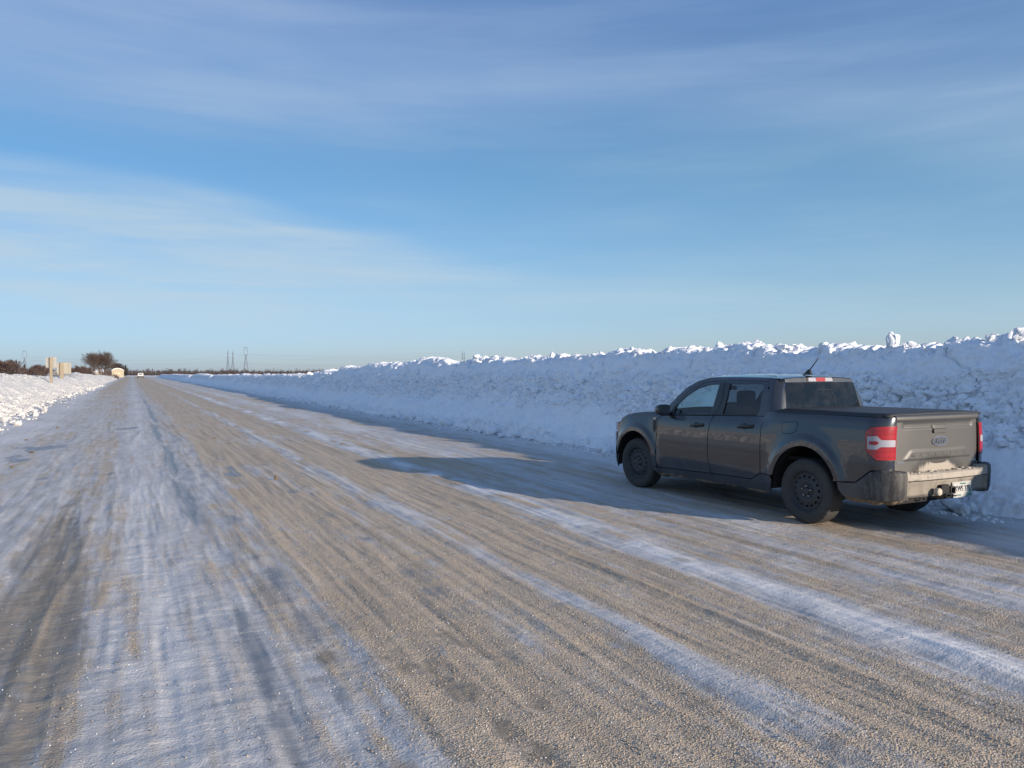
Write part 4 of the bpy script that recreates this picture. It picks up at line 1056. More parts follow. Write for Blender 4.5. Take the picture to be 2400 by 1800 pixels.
tpanel('badge_bar', [(.655, .757), (.560, .752), (.560, .769), (.655, .774)], M_CHROME, tg, off=.004, th=.003)
tpanel('badge_inlay', [(.648, .761), (.567, .757), (.567, .764), (.648, .768)], M_BLACK, tg, off=.006, th=.002)
put_text('badge', 'XLT', .035, .002, (2.660, float(M3(2.66, 1.03).y) + .007, 1.032), 'left', M_CHROME, truck, sx=1.15, bold=.0012)

# rear bumper: loft along a plan path
def bumper_mat():
    m, t, b = mat('bumper_with_dust_and_shade')
    g = t.n('ShaderNodeTexCoord').outputs['Object']; s = t.n('ShaderNodeSeparateXYZ'); t.t.links.new(g, s.inputs[0]); x, y, z = s.outputs
    n = t.noise(g, 7, 6, .65); nf = t.noise(g, 38, 5, .7); nv = t.noise(t.mapv(g, (1, 1, .2)), 12, 5, .6)
    side = t.step(t.math('ABSOLUTE', y), .645, .69)
    edge = t.math('ADD', side, t.math('MULTIPLY', t.math('SUBTRACT', n, .5), .5))
    blk = t.mix(t.step(t.math('ADD', t.math('MULTIPLY', nv, .7), t.math('MULTIPLY', nf, .3)), .42, .66), (.014, .015, .018), (.10, .095, .088))
    blk = t.mix(t.step(x, -.85, -.60), blk, t.mix(n, (.055, .057, .060), (.10, .10, .10)))
    cream = t.mix(n, (.24, .215, .178), (.37, .335, .285))
    cream = t.mix(t.math('MULTIPLY', t.step(nf, .56, .70), .6), cream, (.12, .105, .085))
    cream = t.mix(t.math('MULTIPLY', t.step(nv, .50, .66), .55), cream, (.16, .145, .12))
    cream = t.mix(t.math('MULTIPLY', t.step(t.noise(t.mapv(g, (1, .5, 1)), 9, 6, .7), .53, .62), .72), cream, (.07, .064, .055))
    cream = t.mix(t.math('MULTIPLY', t.math('SUBTRACT', 1.0, t.step(z, .55, .60)), .45), cream, (.15, .13, .105))  # shade of the lower recess, put into the dust colour by height
    gap_shade = t.math('MULTIPLY', t.step(z, .572, .577), t.math('SUBTRACT', 1.0, t.step(z, .590, .596)))  # dark strip under the pad, painted in place of a gap shadow
    cream = t.mix(t.math('MULTIPLY', gap_shade, .85), cream, (.03, .028, .025))
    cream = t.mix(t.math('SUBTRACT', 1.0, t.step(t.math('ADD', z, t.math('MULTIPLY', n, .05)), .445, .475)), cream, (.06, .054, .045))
    c = t.mix(t.step(edge, .42, .58), cream, blk)
    t.t.links.new(c, b.inputs['Base Color']); b.inputs['Roughness'].default_value = .6
    bp = t.n('ShaderNodeBump', ins={'Strength': .35, 'Distance': .006, 'Height': nf}); t.t.links.new(bp.outputs[0], b.inputs['Normal'])
    return m
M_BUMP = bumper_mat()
path = [(-.425, .900)]
path += [(x, .905) for x in (-.50, -.58, -.66, -.74, -.82)]
for k in range(1, 9):
    a_ = R(90 * k / 8); path.append((-.84 - .235 * math.sin(a_), .905 - .22 * (1 - math.cos(a_))))
path += [(-1.085, .655), (-1.088, .64), (-1.095, .60), (-1.105, .5), (-1.113, .35), (-1.118, .18), (-1.12, 0)]
pp = [Vector(p) for p in path]; full = pp + [Vector((p.x, -p.y)) for p in pp[-2::-1]]
XB, YB, ZB = [], [], []
for i, p in enumerate(full):
    a_ = full[max(0, i - 1)]; b_ = full[min(len(full) - 1, i + 1)]; d = (b_ - a_).normalized(); nrm = Vector((d.y, -d.x))
    if nrm.dot(Vector((p.x + .3, p.y * .6))) < 0: nrm = -nrm
    ay = abs(p.y); c_ = float(ss(.655, .635, ay)) if p.x < -.9 else 0.0
    zt = float(np.interp(-p.x, [.425, .654, .83, .95, 1.08], [.524, .544, .683, .700, .690])) if c_ < .5 else .668
    zb = float(np.interp(-p.x, [.425, .48, .9, 1.1], [.44, .375, .385, .395]))
    side = [(-.13, zt - .004), (-.012, zt - .004), (0, zt - .018), (.004, zt * .5 + .26), (.0, .52), (-.004, zb + .06), (-.02, zb), (-.10, zb - .005)]
    cen = [(-.16, .655), (-.020, .664), (0, .650), (.004, .592), (-.030, .578), (-.045, .50), (-.055, .412), (-.12, .395)]
    X1, Y1, Z1 = [], [], []
    for (o1, z1), (o2, z2) in zip(side, cen):
        o = o1 * (1 - c_) + o2 * c_; z = z1 * (1 - c_) + z2 * c_; q = p + nrm * o
        X1.append(q.x); Y1.append(q.y); Z1.append(z)
    XB.append(X1); YB.append(Y1); ZB.append(Z1)
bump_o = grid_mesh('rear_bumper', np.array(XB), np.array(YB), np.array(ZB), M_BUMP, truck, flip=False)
bump_o.data.set_sharp_from_angle(angle=R(35))
# crumbs of caked snow on the step and below
rr_ = random.Random(5); bm = bmesh.new()
for k in range(90):
    y = rr_.uniform(-.60, .62); r = rr_.uniform(.004, .011) * (1 if rr_.random() < .85 else 1.7)
    mt = Matrix.Translation((-1.09 + rr_.uniform(-.012, .10), y, .662 + r * .3)) @ Matrix.Diagonal((r, r * rr_.uniform(1, 2.5), r * .6, 1))
    bmesh.ops.create_icosphere(bm, subdivisions=1, radius=1, matrix=mt)
sc_ = from_bm('caked_snow', bm, M_FROST, bump_o); sc_['kind'] = 'stuff'
# plate
def bfn(s, z, o): return Vector((-1.098 - o + .10 * (z - .455), s, z))
pl = rpanel('number_plate', rounded([(-.352, .384), (-.050, .384), (-.050, .528), (-.352, .528)], .01), simple('white_plate', (.40, .40, .375), .45, var=.2, vscale=40), truck, off=.004, th=.004, fn=bfn)
rpanel('plate_frame', rounded([(-.362, .374), (-.040, .374), (-.040, .538), (-.362, .538)], .012), simple('plate_frame_grey', (.32, .33, .31), .5, var=.3, vscale=60), pl, off=.0, th=.006, fn=bfn)
M_INK = simple('dark_plate_letters', (.020, .028, .045), .5); M_TEAL = simple('teal_plate_band', (.03, .20, .17), .5)
def ptext(txt, size, y, z, m_, nm='plate_letters', **kw):
    return put_text(nm, txt, size, .0012, (-1.098 - .0055 + .10 * (z - .455), y, z), 'back', m_, pl, **kw)
ptext('KWS 375', .082, -.198, .462, M_INK, sx=.80, bold=.0003)
ptext('Friendly', .022, -.125, .400, M_TEAL); ptext('Manitoba', .026, -.215, .515, M_TEAL)
rpanel('plate_band', [(-.345, .388), (-.262, .388), (-.262, .410), (-.345, .410)], M_TEAL, pl, off=.0055, th=.001, fn=bfn)
rpanel('plate_bison', rounded([(-.335, .412), (-.318, .412), (-.318, .440), (-.335, .470)], .005), M_TEAL, pl, off=.0055, th=.001, fn=bfn)
# tow hitch
hk = empty('tow_hitch'); hk.parent = truck
bm = bmesh.new()
for (x0, x1, y0, y1, z0, z1) in ((-1.13, -.85, -.040, -.030, .425, .50), (-1.13, -.85, .030, .040, .425, .50), (-1.13, -.85, -.040, .040, .425, .435), (-1.13, -.85, -.040, .040, .490, .50)): box(bm, x0, x1, y0, y1, z0, z1, .002)
from_bm('receiver_tube', bm, M_BLACK, hk, auto=40)
box_obj('hitch_bracket', (-1.12, -.90, .045, .175, .43, .525), M_DARK, hk, .01)
bm = bmesh.new(); lathe(bm, [(.002, -1.148), (.034, -1.148), (.039, -1.140), (.039, -1.10), (.030, -1.095)], 24, 'x', (0, .245, .462)); from_bm('wiring_plug', bm, M_FROST, hk, smooth=True)
bm = bmesh.new(); tube(bm, [(-1.14, .10 + .045 * math.cos(a_ * math.pi / 8), .415 + .018 * math.sin(a_ * math.pi / 8)) for a_ in range(17)], .007, 6, cap=False); from_bm('chain_loop', bm, M_DARK, hk, smooth=True)
bm = bmesh.new(); tube(bm, [(-1.13, .02, .41), (-1.14, -.03, .405)], .008, 6); from_bm('hitch_pin', bm, M_DARK, hk, smooth=True)
bm = bmesh.new(); tube(bm, [(-.93, .47, .40), (-.93, .45, .375), (-.93, .45, .335)], .006, 6, .002); from_bm('icicle', bm, M_FROST, bump_o, smooth=True)
# frame below
bm = bmesh.new(); box(bm, -.88, 3.45, -.62, .62, .31, .46, .03); box(bm, -.92, -.50, -.78, .78, .40, .56, .03); box(bm, .6, 2.5, -.84, .84, .30, .42, .03); box(bm, -.05, .05, -.7, .7, .30, .40, .02)
box(bm, 3.0, 3.2, -.72, .72, .28, .40, .02); box(bm, .48, .60, -.70, .70, .36, 1.16, .01)
box(bm, 2.55, 3.5, -.66, .66, .4, .98, .04); box(bm, .47, .51, -.78, .78, .7, 1.24, 0); box(bm, -.90, .47, -.76, .76, .68, .72, 0)
from_bm('underbody', bm, M_DARK, truck, auto=40)
M_MUD = simple('frozen_mud', (.16, .12, .08), .95, var=.4, vscale=20, bump=.8)
bm = bmesh.new()
for k in range(46):
    x = rr_.uniform(-.90, -.48); y = rr_.uniform(.70, .84) if k % 2 else rr_.uniform(-.2, .8); r = rr_.uniform(.03, .075)
    bmesh.ops.create_icosphere(bm, subdivisions=2, radius=1, matrix=Matrix.Translation((x, y, .385)) @ Matrix.Diagonal((r * 1.6, r, r * .9, 1)))
for k in range(26):
    x = rr_.uniform(.6, 2.6); r = rr_.uniform(.02, .04)
    bmesh.ops.create_icosphere(bm, subdivisions=2, radius=1, matrix=Matrix.Translation((x, .83, .272)) @ Matrix.Diagonal((r * 2.4, r, r * .7, 1)))
for k in range(14):
    r = rr_.uniform(.02, .05)
    bmesh.ops.create_icosphere(bm, subdivisions=2, radius=1, matrix=Matrix.Translation((rr_.uniform(2.45, 2.68), rr_.uniform(.72, .84), rr_.uniform(.24, .32))) @ Matrix.Diagonal((r * 1.3, r, r, 1)))
from_bm('frozen_mud', bm, M_MUD, truck, smooth=True)['kind'] = 'stuff'

# door mirrors
for sd in (1, -1):
    mr = build = None
    bm = bmesh.new()
    secs = []
    def ring(x, ya, yb, za, zb, r=.25):
        pts = []
        for k in range(20):
            a_ = 2 * math.pi * k / 20; cx_, sx2 = math.cos(a_), math.sin(a_)
            pts.append((x, sd * ((ya + yb) / 2 + (yb - ya) / 2 * math.copysign(abs(cx_) ** .6, cx_)), (za + zb) / 2 + (zb - za) / 2 * math.copysign(abs(sx2) ** .6, sx2)))
        return [bm.verts.new(p) for p in pts]
    rs = [ring(2.47, .97, 1.02, 1.13, 1.19), ring(2.455, .93, 1.06, 1.11, 1.23), ring(2.40, .905, 1.085, 1.10, 1.245), ring(2.33, .895, 1.095, 1.10, 1.25), ring(2.315, .90, 1.09, 1.105, 1.245), ring(2.325, .905, 1.085, 1.11, 1.24)]
    for a_, b_ in zip(rs, rs[1:]):
        for k in range(20): bm.faces.new((a_[k], a_[(k + 1) % 20], b_[(k + 1) % 20], b_[k]))
    bm.faces.new(rs[0])
    mr = from_bm('door_mirror', bm, M_GLOSSB, truck, auto=50)
    bm = bmesh.new(); rg_ = ring(2.324, .905, 1.085, 1.11, 1.24); bm.faces.new(rg_); from_bm('mirror_glass', bm, simple('mirror_silver', (.55, .58, .62), .06, metal=1.0), mr)
    bm = bmesh.new(); box(bm, 2.33, 2.42, .84 if sd > 0 else -.92, .92 if sd > 0 else -.84, 1.105, 1.14, .01); from_bm('mirror_arm', bm, M_GLOSSB, mr, auto=40)

# wheels
def wheel_parts():
    n = 288; prof = []
    #  (r, y) outer sidewall -> tread -> inner
    side = [(.232, .088), (.245, .100), (.262, .106), (.290, .110), (.318, .108), (.338, .101), (.350, .092)]
    tread = [(.3565, .082), (.3600, .070), (.3620, .058), (.3628, .046), (.3628, .044), (.3628, .030), (.3628, .016), (.3628, .014), (.3628, 0)]
    tr = tread + [(r, -y) for r, y in tread[::-1][1:]]
    prof = side + tr + [(r, -y) for r, y in side[::-1]]
    Rr = np.array([p[0] for p in prof]); Yy = np.array([p[1] for p in prof]); A = np.linspace(0, 2 * np.pi, n + 1)
    AA, RR = np.meshgrid(A, Rr, indexing='ij'); YY_ = np.meshgrid(A, Yy, indexing='ij')[1]
    block = ((AA * 72 / (2 * np.pi) + YY_ * 9) % 1.0); gr = (block < .26)
    istr = RR > .354
    dep = np.where(istr & gr, .007, 0.0); dep = np.where(istr & (np.isclose(np.abs(YY_), .045, atol=.0015) | np.isclose(np.abs(YY_), .015, atol=.0015)), .008, dep)
    sh = (np.abs(YY_) > .088) & (RR > .33); b2 = ((AA * 36 / (2 * np.pi)) % 1.0 < .35); dep = np.where(sh & b2, .004, dep)
    lab = (RR > .28) & (RR < .30); dep = np.where(lab & ((AA * 1.0) % 1.6 < .9) & ((AA * 40) % 1 < .5), -.001, dep)
    R2 = RR - dep
    ty = (R2 * np.cos(AA), YY_, R2 * np.sin(AA))
    return ty
TY = wheel_parts()
def make_wheel(cx, cy, side, steer=0.0):
    wl = empty('wheel', (cx, cy, .362)); wl.parent = truck; wl.rotation_euler = (0, 0, steer)
    s = side
    grid_mesh('tyre', TY[0], TY[1] * s, TY[2], M_RUBBER, wl, flip=(s < 0))
    if not hasattr(make_wheel, 'c'): make_wheel.c = {}
    # rim: lathed lip, well and dish
    bm = bmesh.new()
    lathe(bm, [(.236, s * .086), (.240, s * .094), (.232, s * .098), (.222, s * .090), (.215, s * .072), (.205, s * .062), (.196, s * .060)], 64)
    lathe(bm, [(.134, s * .078), (.118, s * .084), (.100, s * .082), (.086, s * .070), (.078, s * .066), (.055, s * .066), (.046, s * .070), (.040, s * .088), (.034, s * .094), (.001, s * .095)], 48)
    lathe(bm, [(.236, -s * .10), (.20, -s * .06), (.15, s * .01), (.02, s * .01)], 32)
    lathe(bm, [(.196, s * .060), (.20, -s * .08)], 48)
    rim = from_bm('rim', bm, M_STEEL, wl, auto=35)
    # vented ring
    cu = bpy.data.curves.new('c', 'CURVE'); cu.dimensions = '2D'; cu.fill_mode = 'BOTH'; cu.extrude = .003; cu.resolution_u = 4
    def circ(x, y, r, n, ry=None, rot=0):
        sp = cu.splines.new('POLY'); sp.points.add(n - 1); sp.use_cyclic_u = True
        for k in range(n):
            a_ = 2 * math.pi * k / n; px_, py_ = r * math.cos(a_), (ry or r) * math.sin(a_)
            sp.points[k].co = (x + px_ * math.cos(rot) - py_ * math.sin(rot), y + px_ * math.sin(rot) + py_ * math.cos(rot), 0, 1)
    circ(0, 0, .200, 72); circ(0, 0, .130, 48)
    NV = 15
    for k in range(NV):
        a_ = 2 * math.pi * k / NV + .1; circ(.166 * math.cos(a_), .166 * math.sin(a_), .0125, 12, .0155, a_)
    o = bpy.data.objects.new('c', cu); COL.objects.link(o); dg = bpy.context.evaluated_depsgraph_get(); me = bpy.data.meshes.new_from_object(o.evaluated_get(dg))
    bpy.data.objects.remove(o); bpy.data.curves.remove(cu)
    for v in me.vertices:
        x, y, z = v.co; r = math.hypot(x, y); h = .062 + .016 * float(ss(.200, .130, r))
        v.co = (x, s * h + z, y)
    link('vent_ring', me, M_STEEL, wl)
    bm = bmesh.new()
    for k in range(5):
        a_ = 2 * math.pi * k / 5 + .35; lathe(bm, [(.0115, s * .06), (.0115, s * .088), (.007, s * .094), (.0005, s * .095)], 8, 'y', (.058 * math.cos(a_), 0, .058 * math.sin(a_)))
    from_bm('lug_nuts', bm, M_NUT, wl, auto=40)
    return wl
for cx, st in ((0.0, 0), (3.076, R(4))):
    for sd in (1, -1): make_wheel(cx, sd * .793, sd, st)

# cabin
bm = bmesh.new(); box(bm, .62, 2.6, -.72, .72, .46, .52, 0); from_bm('cabin_floor', bm, M_DARK, truck)
for yy in (.37, -.37):
    st_ = empty('front_seat'); st_.parent = truck
    for nm, d in (('seat_base', (1.55, 2.05, yy - .25, yy + .25, .62, .80)), ('seat_back', (1.42, 1.58, yy - .25, yy + .25, .74, 1.30)), ('headrest', (1.37, 1.49, yy - .14, yy + .14, 1.25, 1.45))):
        box_obj(nm, d, M_SEAT, st_, .058)
rs_ = empty('rear_seat'); rs_.parent = truck
box_obj('seat_base', (.75, 1.2, -.62, .62, .62, .78), M_SEAT, rs_, .05); box_obj('seat_back', (.64, .78, -.62, .62, .74, 1.22), M_SEAT, rs_, .05)
for yy in (.38, -.38): box_obj('headrest', (.66, .75, yy - .12, yy + .12, 1.23, 1.40), M_SEAT, rs_, .04)
ds = box_obj('dashboard', (2.12, 2.62, -.72, .72, .80, 1.10), M_DASH, truck, .06)
sw = bmesh.new(); ca, sa = math.cos(R(25)), math.sin(R(25))
tube(sw, [(2.02 + .185 * math.sin(a_ * math.pi / 12) * -sa, .37 + .185 * math.cos(a_ * math.pi / 12), 1.03 + .185 * math.sin(a_ * math.pi / 12) * ca) for a_ in range(25)], .015, 8, cap=False)
box(sw, 2.0, 2.1, .30, .44, .98, 1.07, .02)
from_bm('steering_wheel', sw, M_DASH, truck, smooth=True)
box_obj('rear_view_mirror', (2.10, 2.13, -.12, .12, 1.44, 1.50), M_DASH, truck, .01)

# ------------------------------------------------------------------ far things
def W3(px, y): return px_u(px, y)
M_BARK = simple('grey_brown_bark', (.085, .068, .055), .9, var=.35, vscale=2)
M_TWIG = simple('brown_twigs', (.105, .075, .060), .9, var=.3, vscale=.8)
M_WOOD = simple('distant_bare_wood', (.080, .062, .060), .95, var=.35, vscale=.15)
M_SCRUB = simple('purple_brown_scrub', (.105, .070, .060), .95, var=.35, vscale=.3)
M_SPRUCE = simple('spruce_needles', (.018, .026, .020), .9, var=.4, vscale=1)
M_POST = simple('weathered_post', (.25, .21, .15), .85, var=.25, vscale=6)
M_BOARD = simple('pale_sign_back', (.28, .275, .26), .6, var=.12, vscale=3)
M_SLAT = simple('pale_slat', (.36, .33, .26), .75, var=.2, vscale=8)
M_LATTICE = simple('galvanised_lattice', (.22, .25, .28), .6, metal=.3)
M_CREAM = simple('cream_metal_siding', (.36, .31, .22), .65, var=.1, vscale=1.5)
M_BIN = simple('galvanised_bin', (.36, .38, .40), .5, metal=.3, var=.15, vscale=2)
M_BINC = simple('cream_bin', (.60, .52, .40), .6, var=.1, vscale=2)
M_SHED = simple('grey_shed_wall', (.16, .16, .17), .8)

class TB:
    """collects tapered three-sided twigs"""
    def __init__(s): s.V = []; s.F = []
    def seg(s, a, b, r0, r1, n=3):
        d = (b - a); L = d.length
        if L < 1e-6: return
        d /= L; u = d.orthogonal().normalized(); v = d.cross(u); o = len(s.V)
        for p, r in ((a, r0), (b, r1)):
            for k in range(n):
                an = 2 * math.pi * k / n; s.V.append(p + u * r * math.cos(an) + v * r * math.sin(an))
        for k in range(n): s.F.append((o + k, o + (k + 1) % n, o + n + (k + 1) % n, o + n + k))
    def build(s, name, m_, parent=None): return mesh_from(name, s.V, s.F, m_, parent)
def branch(tb, tw, p, d, L, r, lev, rnd, spread, up=.12, droop=0.0, nmin=3, nmax=5):
    k = 3; q = p
    for i in range(k):
        d2 = (d + Vector((rnd.gauss(0, .10), rnd.gauss(0, .10), rnd.gauss(0, .07) + up * .35))).normalized()
        q2 = q + d2 * (L / k); ra = r * (1 - .28 * i / k); rb = r * (1 - .28 * (i + 1) / k)
        (tb if lev > 1 else tw).seg(q, q2, ra, rb, 4 if lev > 2 else 3)
        if lev > 0 and i > 0:
            for _ in range(rnd.randint(1, 2)):
                side = Vector((rnd.gauss(0, 1), rnd.gauss(0, 1), rnd.gauss(0, .6))).normalized()
                branch(tb, tw, q2, (d2 + side * spread * 1.1).normalized(), L * rnd.uniform(.45, .62), rb * .5, lev - 1, rnd, spread, up, droop, nmin, nmax)
        q, d = q2, d2
    if lev > 0:
        for _ in range(rnd.randint(nmin, nmax)):
            side = Vector((rnd.gauss(0, 1), rnd.gauss(0, 1), rnd.gauss(0, .6))).normalized()
            branch(tb, tw, q, (d + side * spread).normalized(), L * rnd.uniform(.60, .8), r * .60, lev - 1, rnd, spread, up, droop, nmin, nmax)
def bare_tree(name, x, y, z, h, wd, stems, lev, seed, label, cat='bare tree', group=None, mt=None, thick=1.0, spread=.75, nm=(3, 5)):
    rnd = random.Random(seed); t_ = empty(name, (x, y, z)); tag(t_, label, cat, group)
    tb, tw = TB(), TB()
    for k in range(stems):
        a_ = 2 * math.pi * k / stems + rnd.uniform(-.4, .4); lean = rnd.uniform(.15, .55) * (wd / h)
        d = Vector((math.cos(a_) * lean, math.sin(a_) * lean, 1)).normalized()
        branch(tb, tw, Vector((rnd.uniform(-.2, .2) * stems * .4, rnd.uniform(-.2, .2), 0)), d, h * .34, h * .022 * thick, lev, rnd, spread, nmin=nm[0], nmax=nm[1])
    # fit to the wanted size
    zs = [v.z for v in tb.V + tw.V]; xs = sorted(v.x for v in tb.V + tw.V); n_ = len(xs)
    sz_ = h / max(zs); sx_ = wd / max(.1, xs[int(n_ * .995)] - xs[int(n_ * .005)])
    for b_ in (tb, tw):
        for v in b_.V: v.z *= sz_; v.x *= sx_; v.y *= sx_
    tb.build('trunk', M_BARK, t_); tw.build('crown', mt or M_TWIG, t_)
    return t_
D2 = lambda u, y: u * math.sin(CAM_YAW) + y * math.cos(CAM_YAW)
# the big roadside tree
yb = 205; ub = W3(247, yb)
bare_tree('bare_tree', ub, yb, .2, px_z(819, ub, yb) - .2, 66 * D2(ub, yb) / FPX, 5, 5, 4, 'large wide bare tree behind the left snow bank beside the road', thick=.70, spread=.78, nm=(2, 4), mt=M_TWIG)
ub2 = W3(285, 240)
bare_tree('bare_tree', W3(276, 380), 380, 0, 6.4, 8, 3, 4, 9, 'smaller bare tree right of the large tree, over the yellow shed', thick=1.4, mt=M_WOOD)
# scrub row at the left, each bush a thing
bl = [(2, 160, 840, 60), (26, 175, 858, 40), (45, 180, 862, 34), (66, 190, 858, 36), (90, 195, 852, 26), (100, 205, 854, 28), (178, 230, 856, 30), (190, 235, 853, 28), (203, 240, 858, 26)]
names = ['tall reddish bare bush cut by the left edge of the photo', 'low bare bush second from the left edge of the photo', 'low bare bush below the left transmission tower', 'bare bush just left of the cream grain bins',
         'bare bush rising behind the cream grain bins', 'bare bush behind the square-backed roadside sign', 'purple bare bush just right of the slatted sign', 'purple bare bush between the slatted sign and the large tree', 'bare bush touching the left side of the large tree']
for k, ((px, y, top, wpx), nm_) in enumerate(zip(bl, names)):
    u = W3(px, y); bare_tree('bare_bush', u, y, 0, px_z(top, u, y), wpx * D2(u, y) / FPX * 1.25, 6, 3, 30 + k, nm_, 'bush', 'bare bushes behind the left snow bank', mt=M_SCRUB, thick=1.5, spread=.9)
# distant woods: uncountable
def wood(name, n, pxa, pxb, ya, yb_, top, seed, mt, label, low=.6, dens=26, thick=.10):
    rnd = random.Random(seed); tb = TB()
    for k in range(n):
        px = rnd.uniform(pxa, pxb); y = rnd.uniform(ya, yb_); u = W3(px, y)
        h = max(1.5, px_z(top + rnd.gauss(0, 1.0), u, y)) * (rnd.uniform(low, 1.0) if rnd.random() > .12 else rnd.uniform(1.0, 1.35))
        base = Vector((u, y, -.1)); tb.seg(base, base + Vector((0, 0, h * .8)), thick * 1.3, thick * .5)
        for j in range(dens):
            z0 = h * rnd.uniform(.02, .75); a_ = rnd.uniform(0, 6.28); L = h * rnd.uniform(.15, .42) * (1.1 - z0 / h)
            p = base + Vector((0, 0, z0)); tb.seg(p, p + Vector((math.cos(a_) * L, math.sin(a_) * L, L * rnd.uniform(.4, 1.3))), thick * .8, thick * .25)
        # undergrowth
        for j in range(5):
            p = base + Vector((rnd.uniform(-3, 3), rnd.uniform(-3, 3), 0)); tb.seg(p, p + Vector((rnd.uniform(-1, 1), rnd.uniform(-1, 1), h * rnd.uniform(.3, .55))), thick * 2.4, thick * .5)
    o = tb.build(name, mt); tag(o, label, 'woods', kind='stuff')
wood('distant_woods', 520, 262, 560, 560, 760, 864.5, 1, M_WOOD, 'far-off belt of bare woods on the horizon beyond the road')
wood('distant_woods', 620, 520, 860, 600, 900, 865.0, 2, M_WOOD, 'far-off belt of bare woods on the horizon behind the snow wall')
wood('distant_scrub', 520, -60, 262, 215, 420, 861, 3, M_SCRUB, 'band of leafless scrub behind the left snow bank', dens=22, thick=.06)
# spruces
def spruce(px, y, top, label, wid=.30, seed=1):
    u = W3(px, y); h = px_z(top, u, y); t_ = empty('spruce_tree', (u, y, 0)); tag(t_, label, 'spruce tree', 'dark spruces on the skyline')
    rnd = random.Random(seed); tb = TB(); tb.seg(Vector((0, 0, 0)), Vector((0, 0, h)), h * .025, .02, 5); tb.build('trunk', M_BARK, t_)
    cr = TB(); nl = 16
    for i in range(nl):
        z0 = h * (.12 + .86 * i / nl); L = h * wid * (1 - i / nl) ** .85 + .05 * h
        for j in range(14):
            a_ = rnd.uniform(0, 6.28); l_ = L * rnd.uniform(.6, 1.1); p = Vector((0, 0, z0 + rnd.uniform(0, h * .04)))
            cr.seg(p, p + Vector((math.cos(a_) * l_, math.sin(a_) * l_, -l_ * .35)), h * .035, h * .010)
    cr.build('crown', M_SPRUCE, t_)
spruce(26, 330, 846.5, 'broadest dark spruce on the skyline left of the transmission tower', .16, 1)
spruce(35, 330, 846.5, 'slim dark spruce right beside the broadest spruce', .11, 2)
spruce(13, 340, 852.5, 'shortest dark spruce near the left edge of the photo', .12, 3)
spruce(42, 320, 853, 'short dark spruce just left of the transmission tower', .14, 4)
spruce(58, 320, 853, 'short dark spruce directly under the transmission tower', .14, 5)
spruce(281, 420, 852, 'dark spruce just above the yellow shed roof', .18, 6)
spruce(289, 430, 857, 'short dark spruce between two taller ones right of the shed', .18, 7)
spruce(294.5, 430, 855, 'rightmost dark spruce beside the road end', .16, 8)

# yellow arched shed
ys_ = 330; u0, u1 = W3(262, ys_), W3(290, ys_); zt = px_z(863.3, u0, ys_); ze = px_z(870, u0, ys_)
sh = empty('arched_shed', ((u0 + u1) / 2, ys_, 0)); tag(sh, 'cream yellow shed with a snowy arched roof at the far left of the road', 'shed')
hwid = (u1 - u0) / 2 * 1.0; N = 14
prof = [(-hwid, 0), (-hwid, ze)] + [(-hwid * math.cos(math.pi * k / N), ze + (zt - ze) * math.sin(math.pi * k / N)) for k in range(1, N)] + [(hwid, ze), (hwid, 0)]
V = [(x, 0, z) for x, z in prof] + [(x, 12, z) for x, z in prof]; n = len(prof)
mesh_from('wall', V, [tuple(range(n))[::-1], tuple(range(n, 2 * n)), (0, 1, n + 1, n), (n - 2, n - 1, 2 * n - 1, 2 * n - 2)], M_CREAM, sh)
rp = [(-hwid * 1.03 * math.cos(math.pi * k / N), ze + (zt - ze + .12) * math.sin(math.pi * k / N)) for k in range(N + 1)]
V = [(x, -.2, z) for x, z in rp] + [(x, 12.2, z) for x, z in rp] + [(x, -.2, z - .18) for x, z in rp]; n = N + 1
mesh_from('snowy_roof', V, [(k, k + 1, n + k + 1, n + k) for k in range(N)] + [(2 * n + k, 2 * n + k + 1, k + 1, k) for k in range(N)], M_SNOW, sh)
bm = bmesh.new(); box(bm, -.9, .9, -.03, .02, 0, ze * .75, 0); from_bm('door', bm, simple('pale_door', (.52, .42, .30), .6), sh)
# low building behind the tree
u = W3(220, 300); bm = bmesh.new(); box(bm, -2.6, 2.6, 0, 6, 0, 1.9); lb = empty('farm_shed', (u, 300, 0)); tag(lb, 'low cream farm shed half hidden behind the large bare tree', 'shed'); from_bm('wall', bm, M_CREAM, lb)
mesh_from('roof', [(-2.8, -.2, 1.9), (2.8, -.2, 1.9), (2.8, 6.2, 1.9), (-2.8, 6.2, 1.9), (-2.8, 3, 2.9), (2.8, 3, 2.9)], [(0, 1, 5, 4), (2, 3, 4, 5), (0, 4, 3), (1, 2, 5), (0, 3, 2, 1)], M_SNOW, lb)
# grain bins
def bin_(px, y, wpx, top, mt, label, rmat):
    u = W3(px, y); r = wpx * D2(u, y) / FPX / 2; h = px_z(top, u, y); t_ = empty('grain_bin', (u, y, 0)); tag(t_, label, 'grain bin', 'grain bins behind the left snow bank')
    bm = bmesh.new(); pr = []
    for k in range(9): pr += [(r, h * .78 * k / 8), (r * 1.012, h * .78 * (k + .5) / 8)]
    lathe(bm, pr[:-1], 28, 'z'); from_bm('wall', bm, mt, t_, smooth=True)
    bm = bmesh.new(); lathe(bm, [(r * 1.04, h * .76), (r * 1.03, h * .79), (r * .20, h * .98), (r * .18, h), (.01, h)], 28, 'z'); from_bm('roof', bm, rmat, t_, auto=30)
bin_(90.5, 240, 9, 863.2, M_BINC, 'leftmost cream grain bin with a domed top, partly behind scrub', M_BINC)
bin_(102, 236, 12, 862.5, M_BINC, 'larger cream grain bin left of the square-backed sign', M_BINC)
bin_(115, 232, 12, 862.6, M_BIN, 'grey grain bin directly behind the post of the square-backed sign', M_BIN)
bin_(128.5, 232, 9.5, 862.2, M_BIN, 'grey grain bin between the two signs', M_BIN)
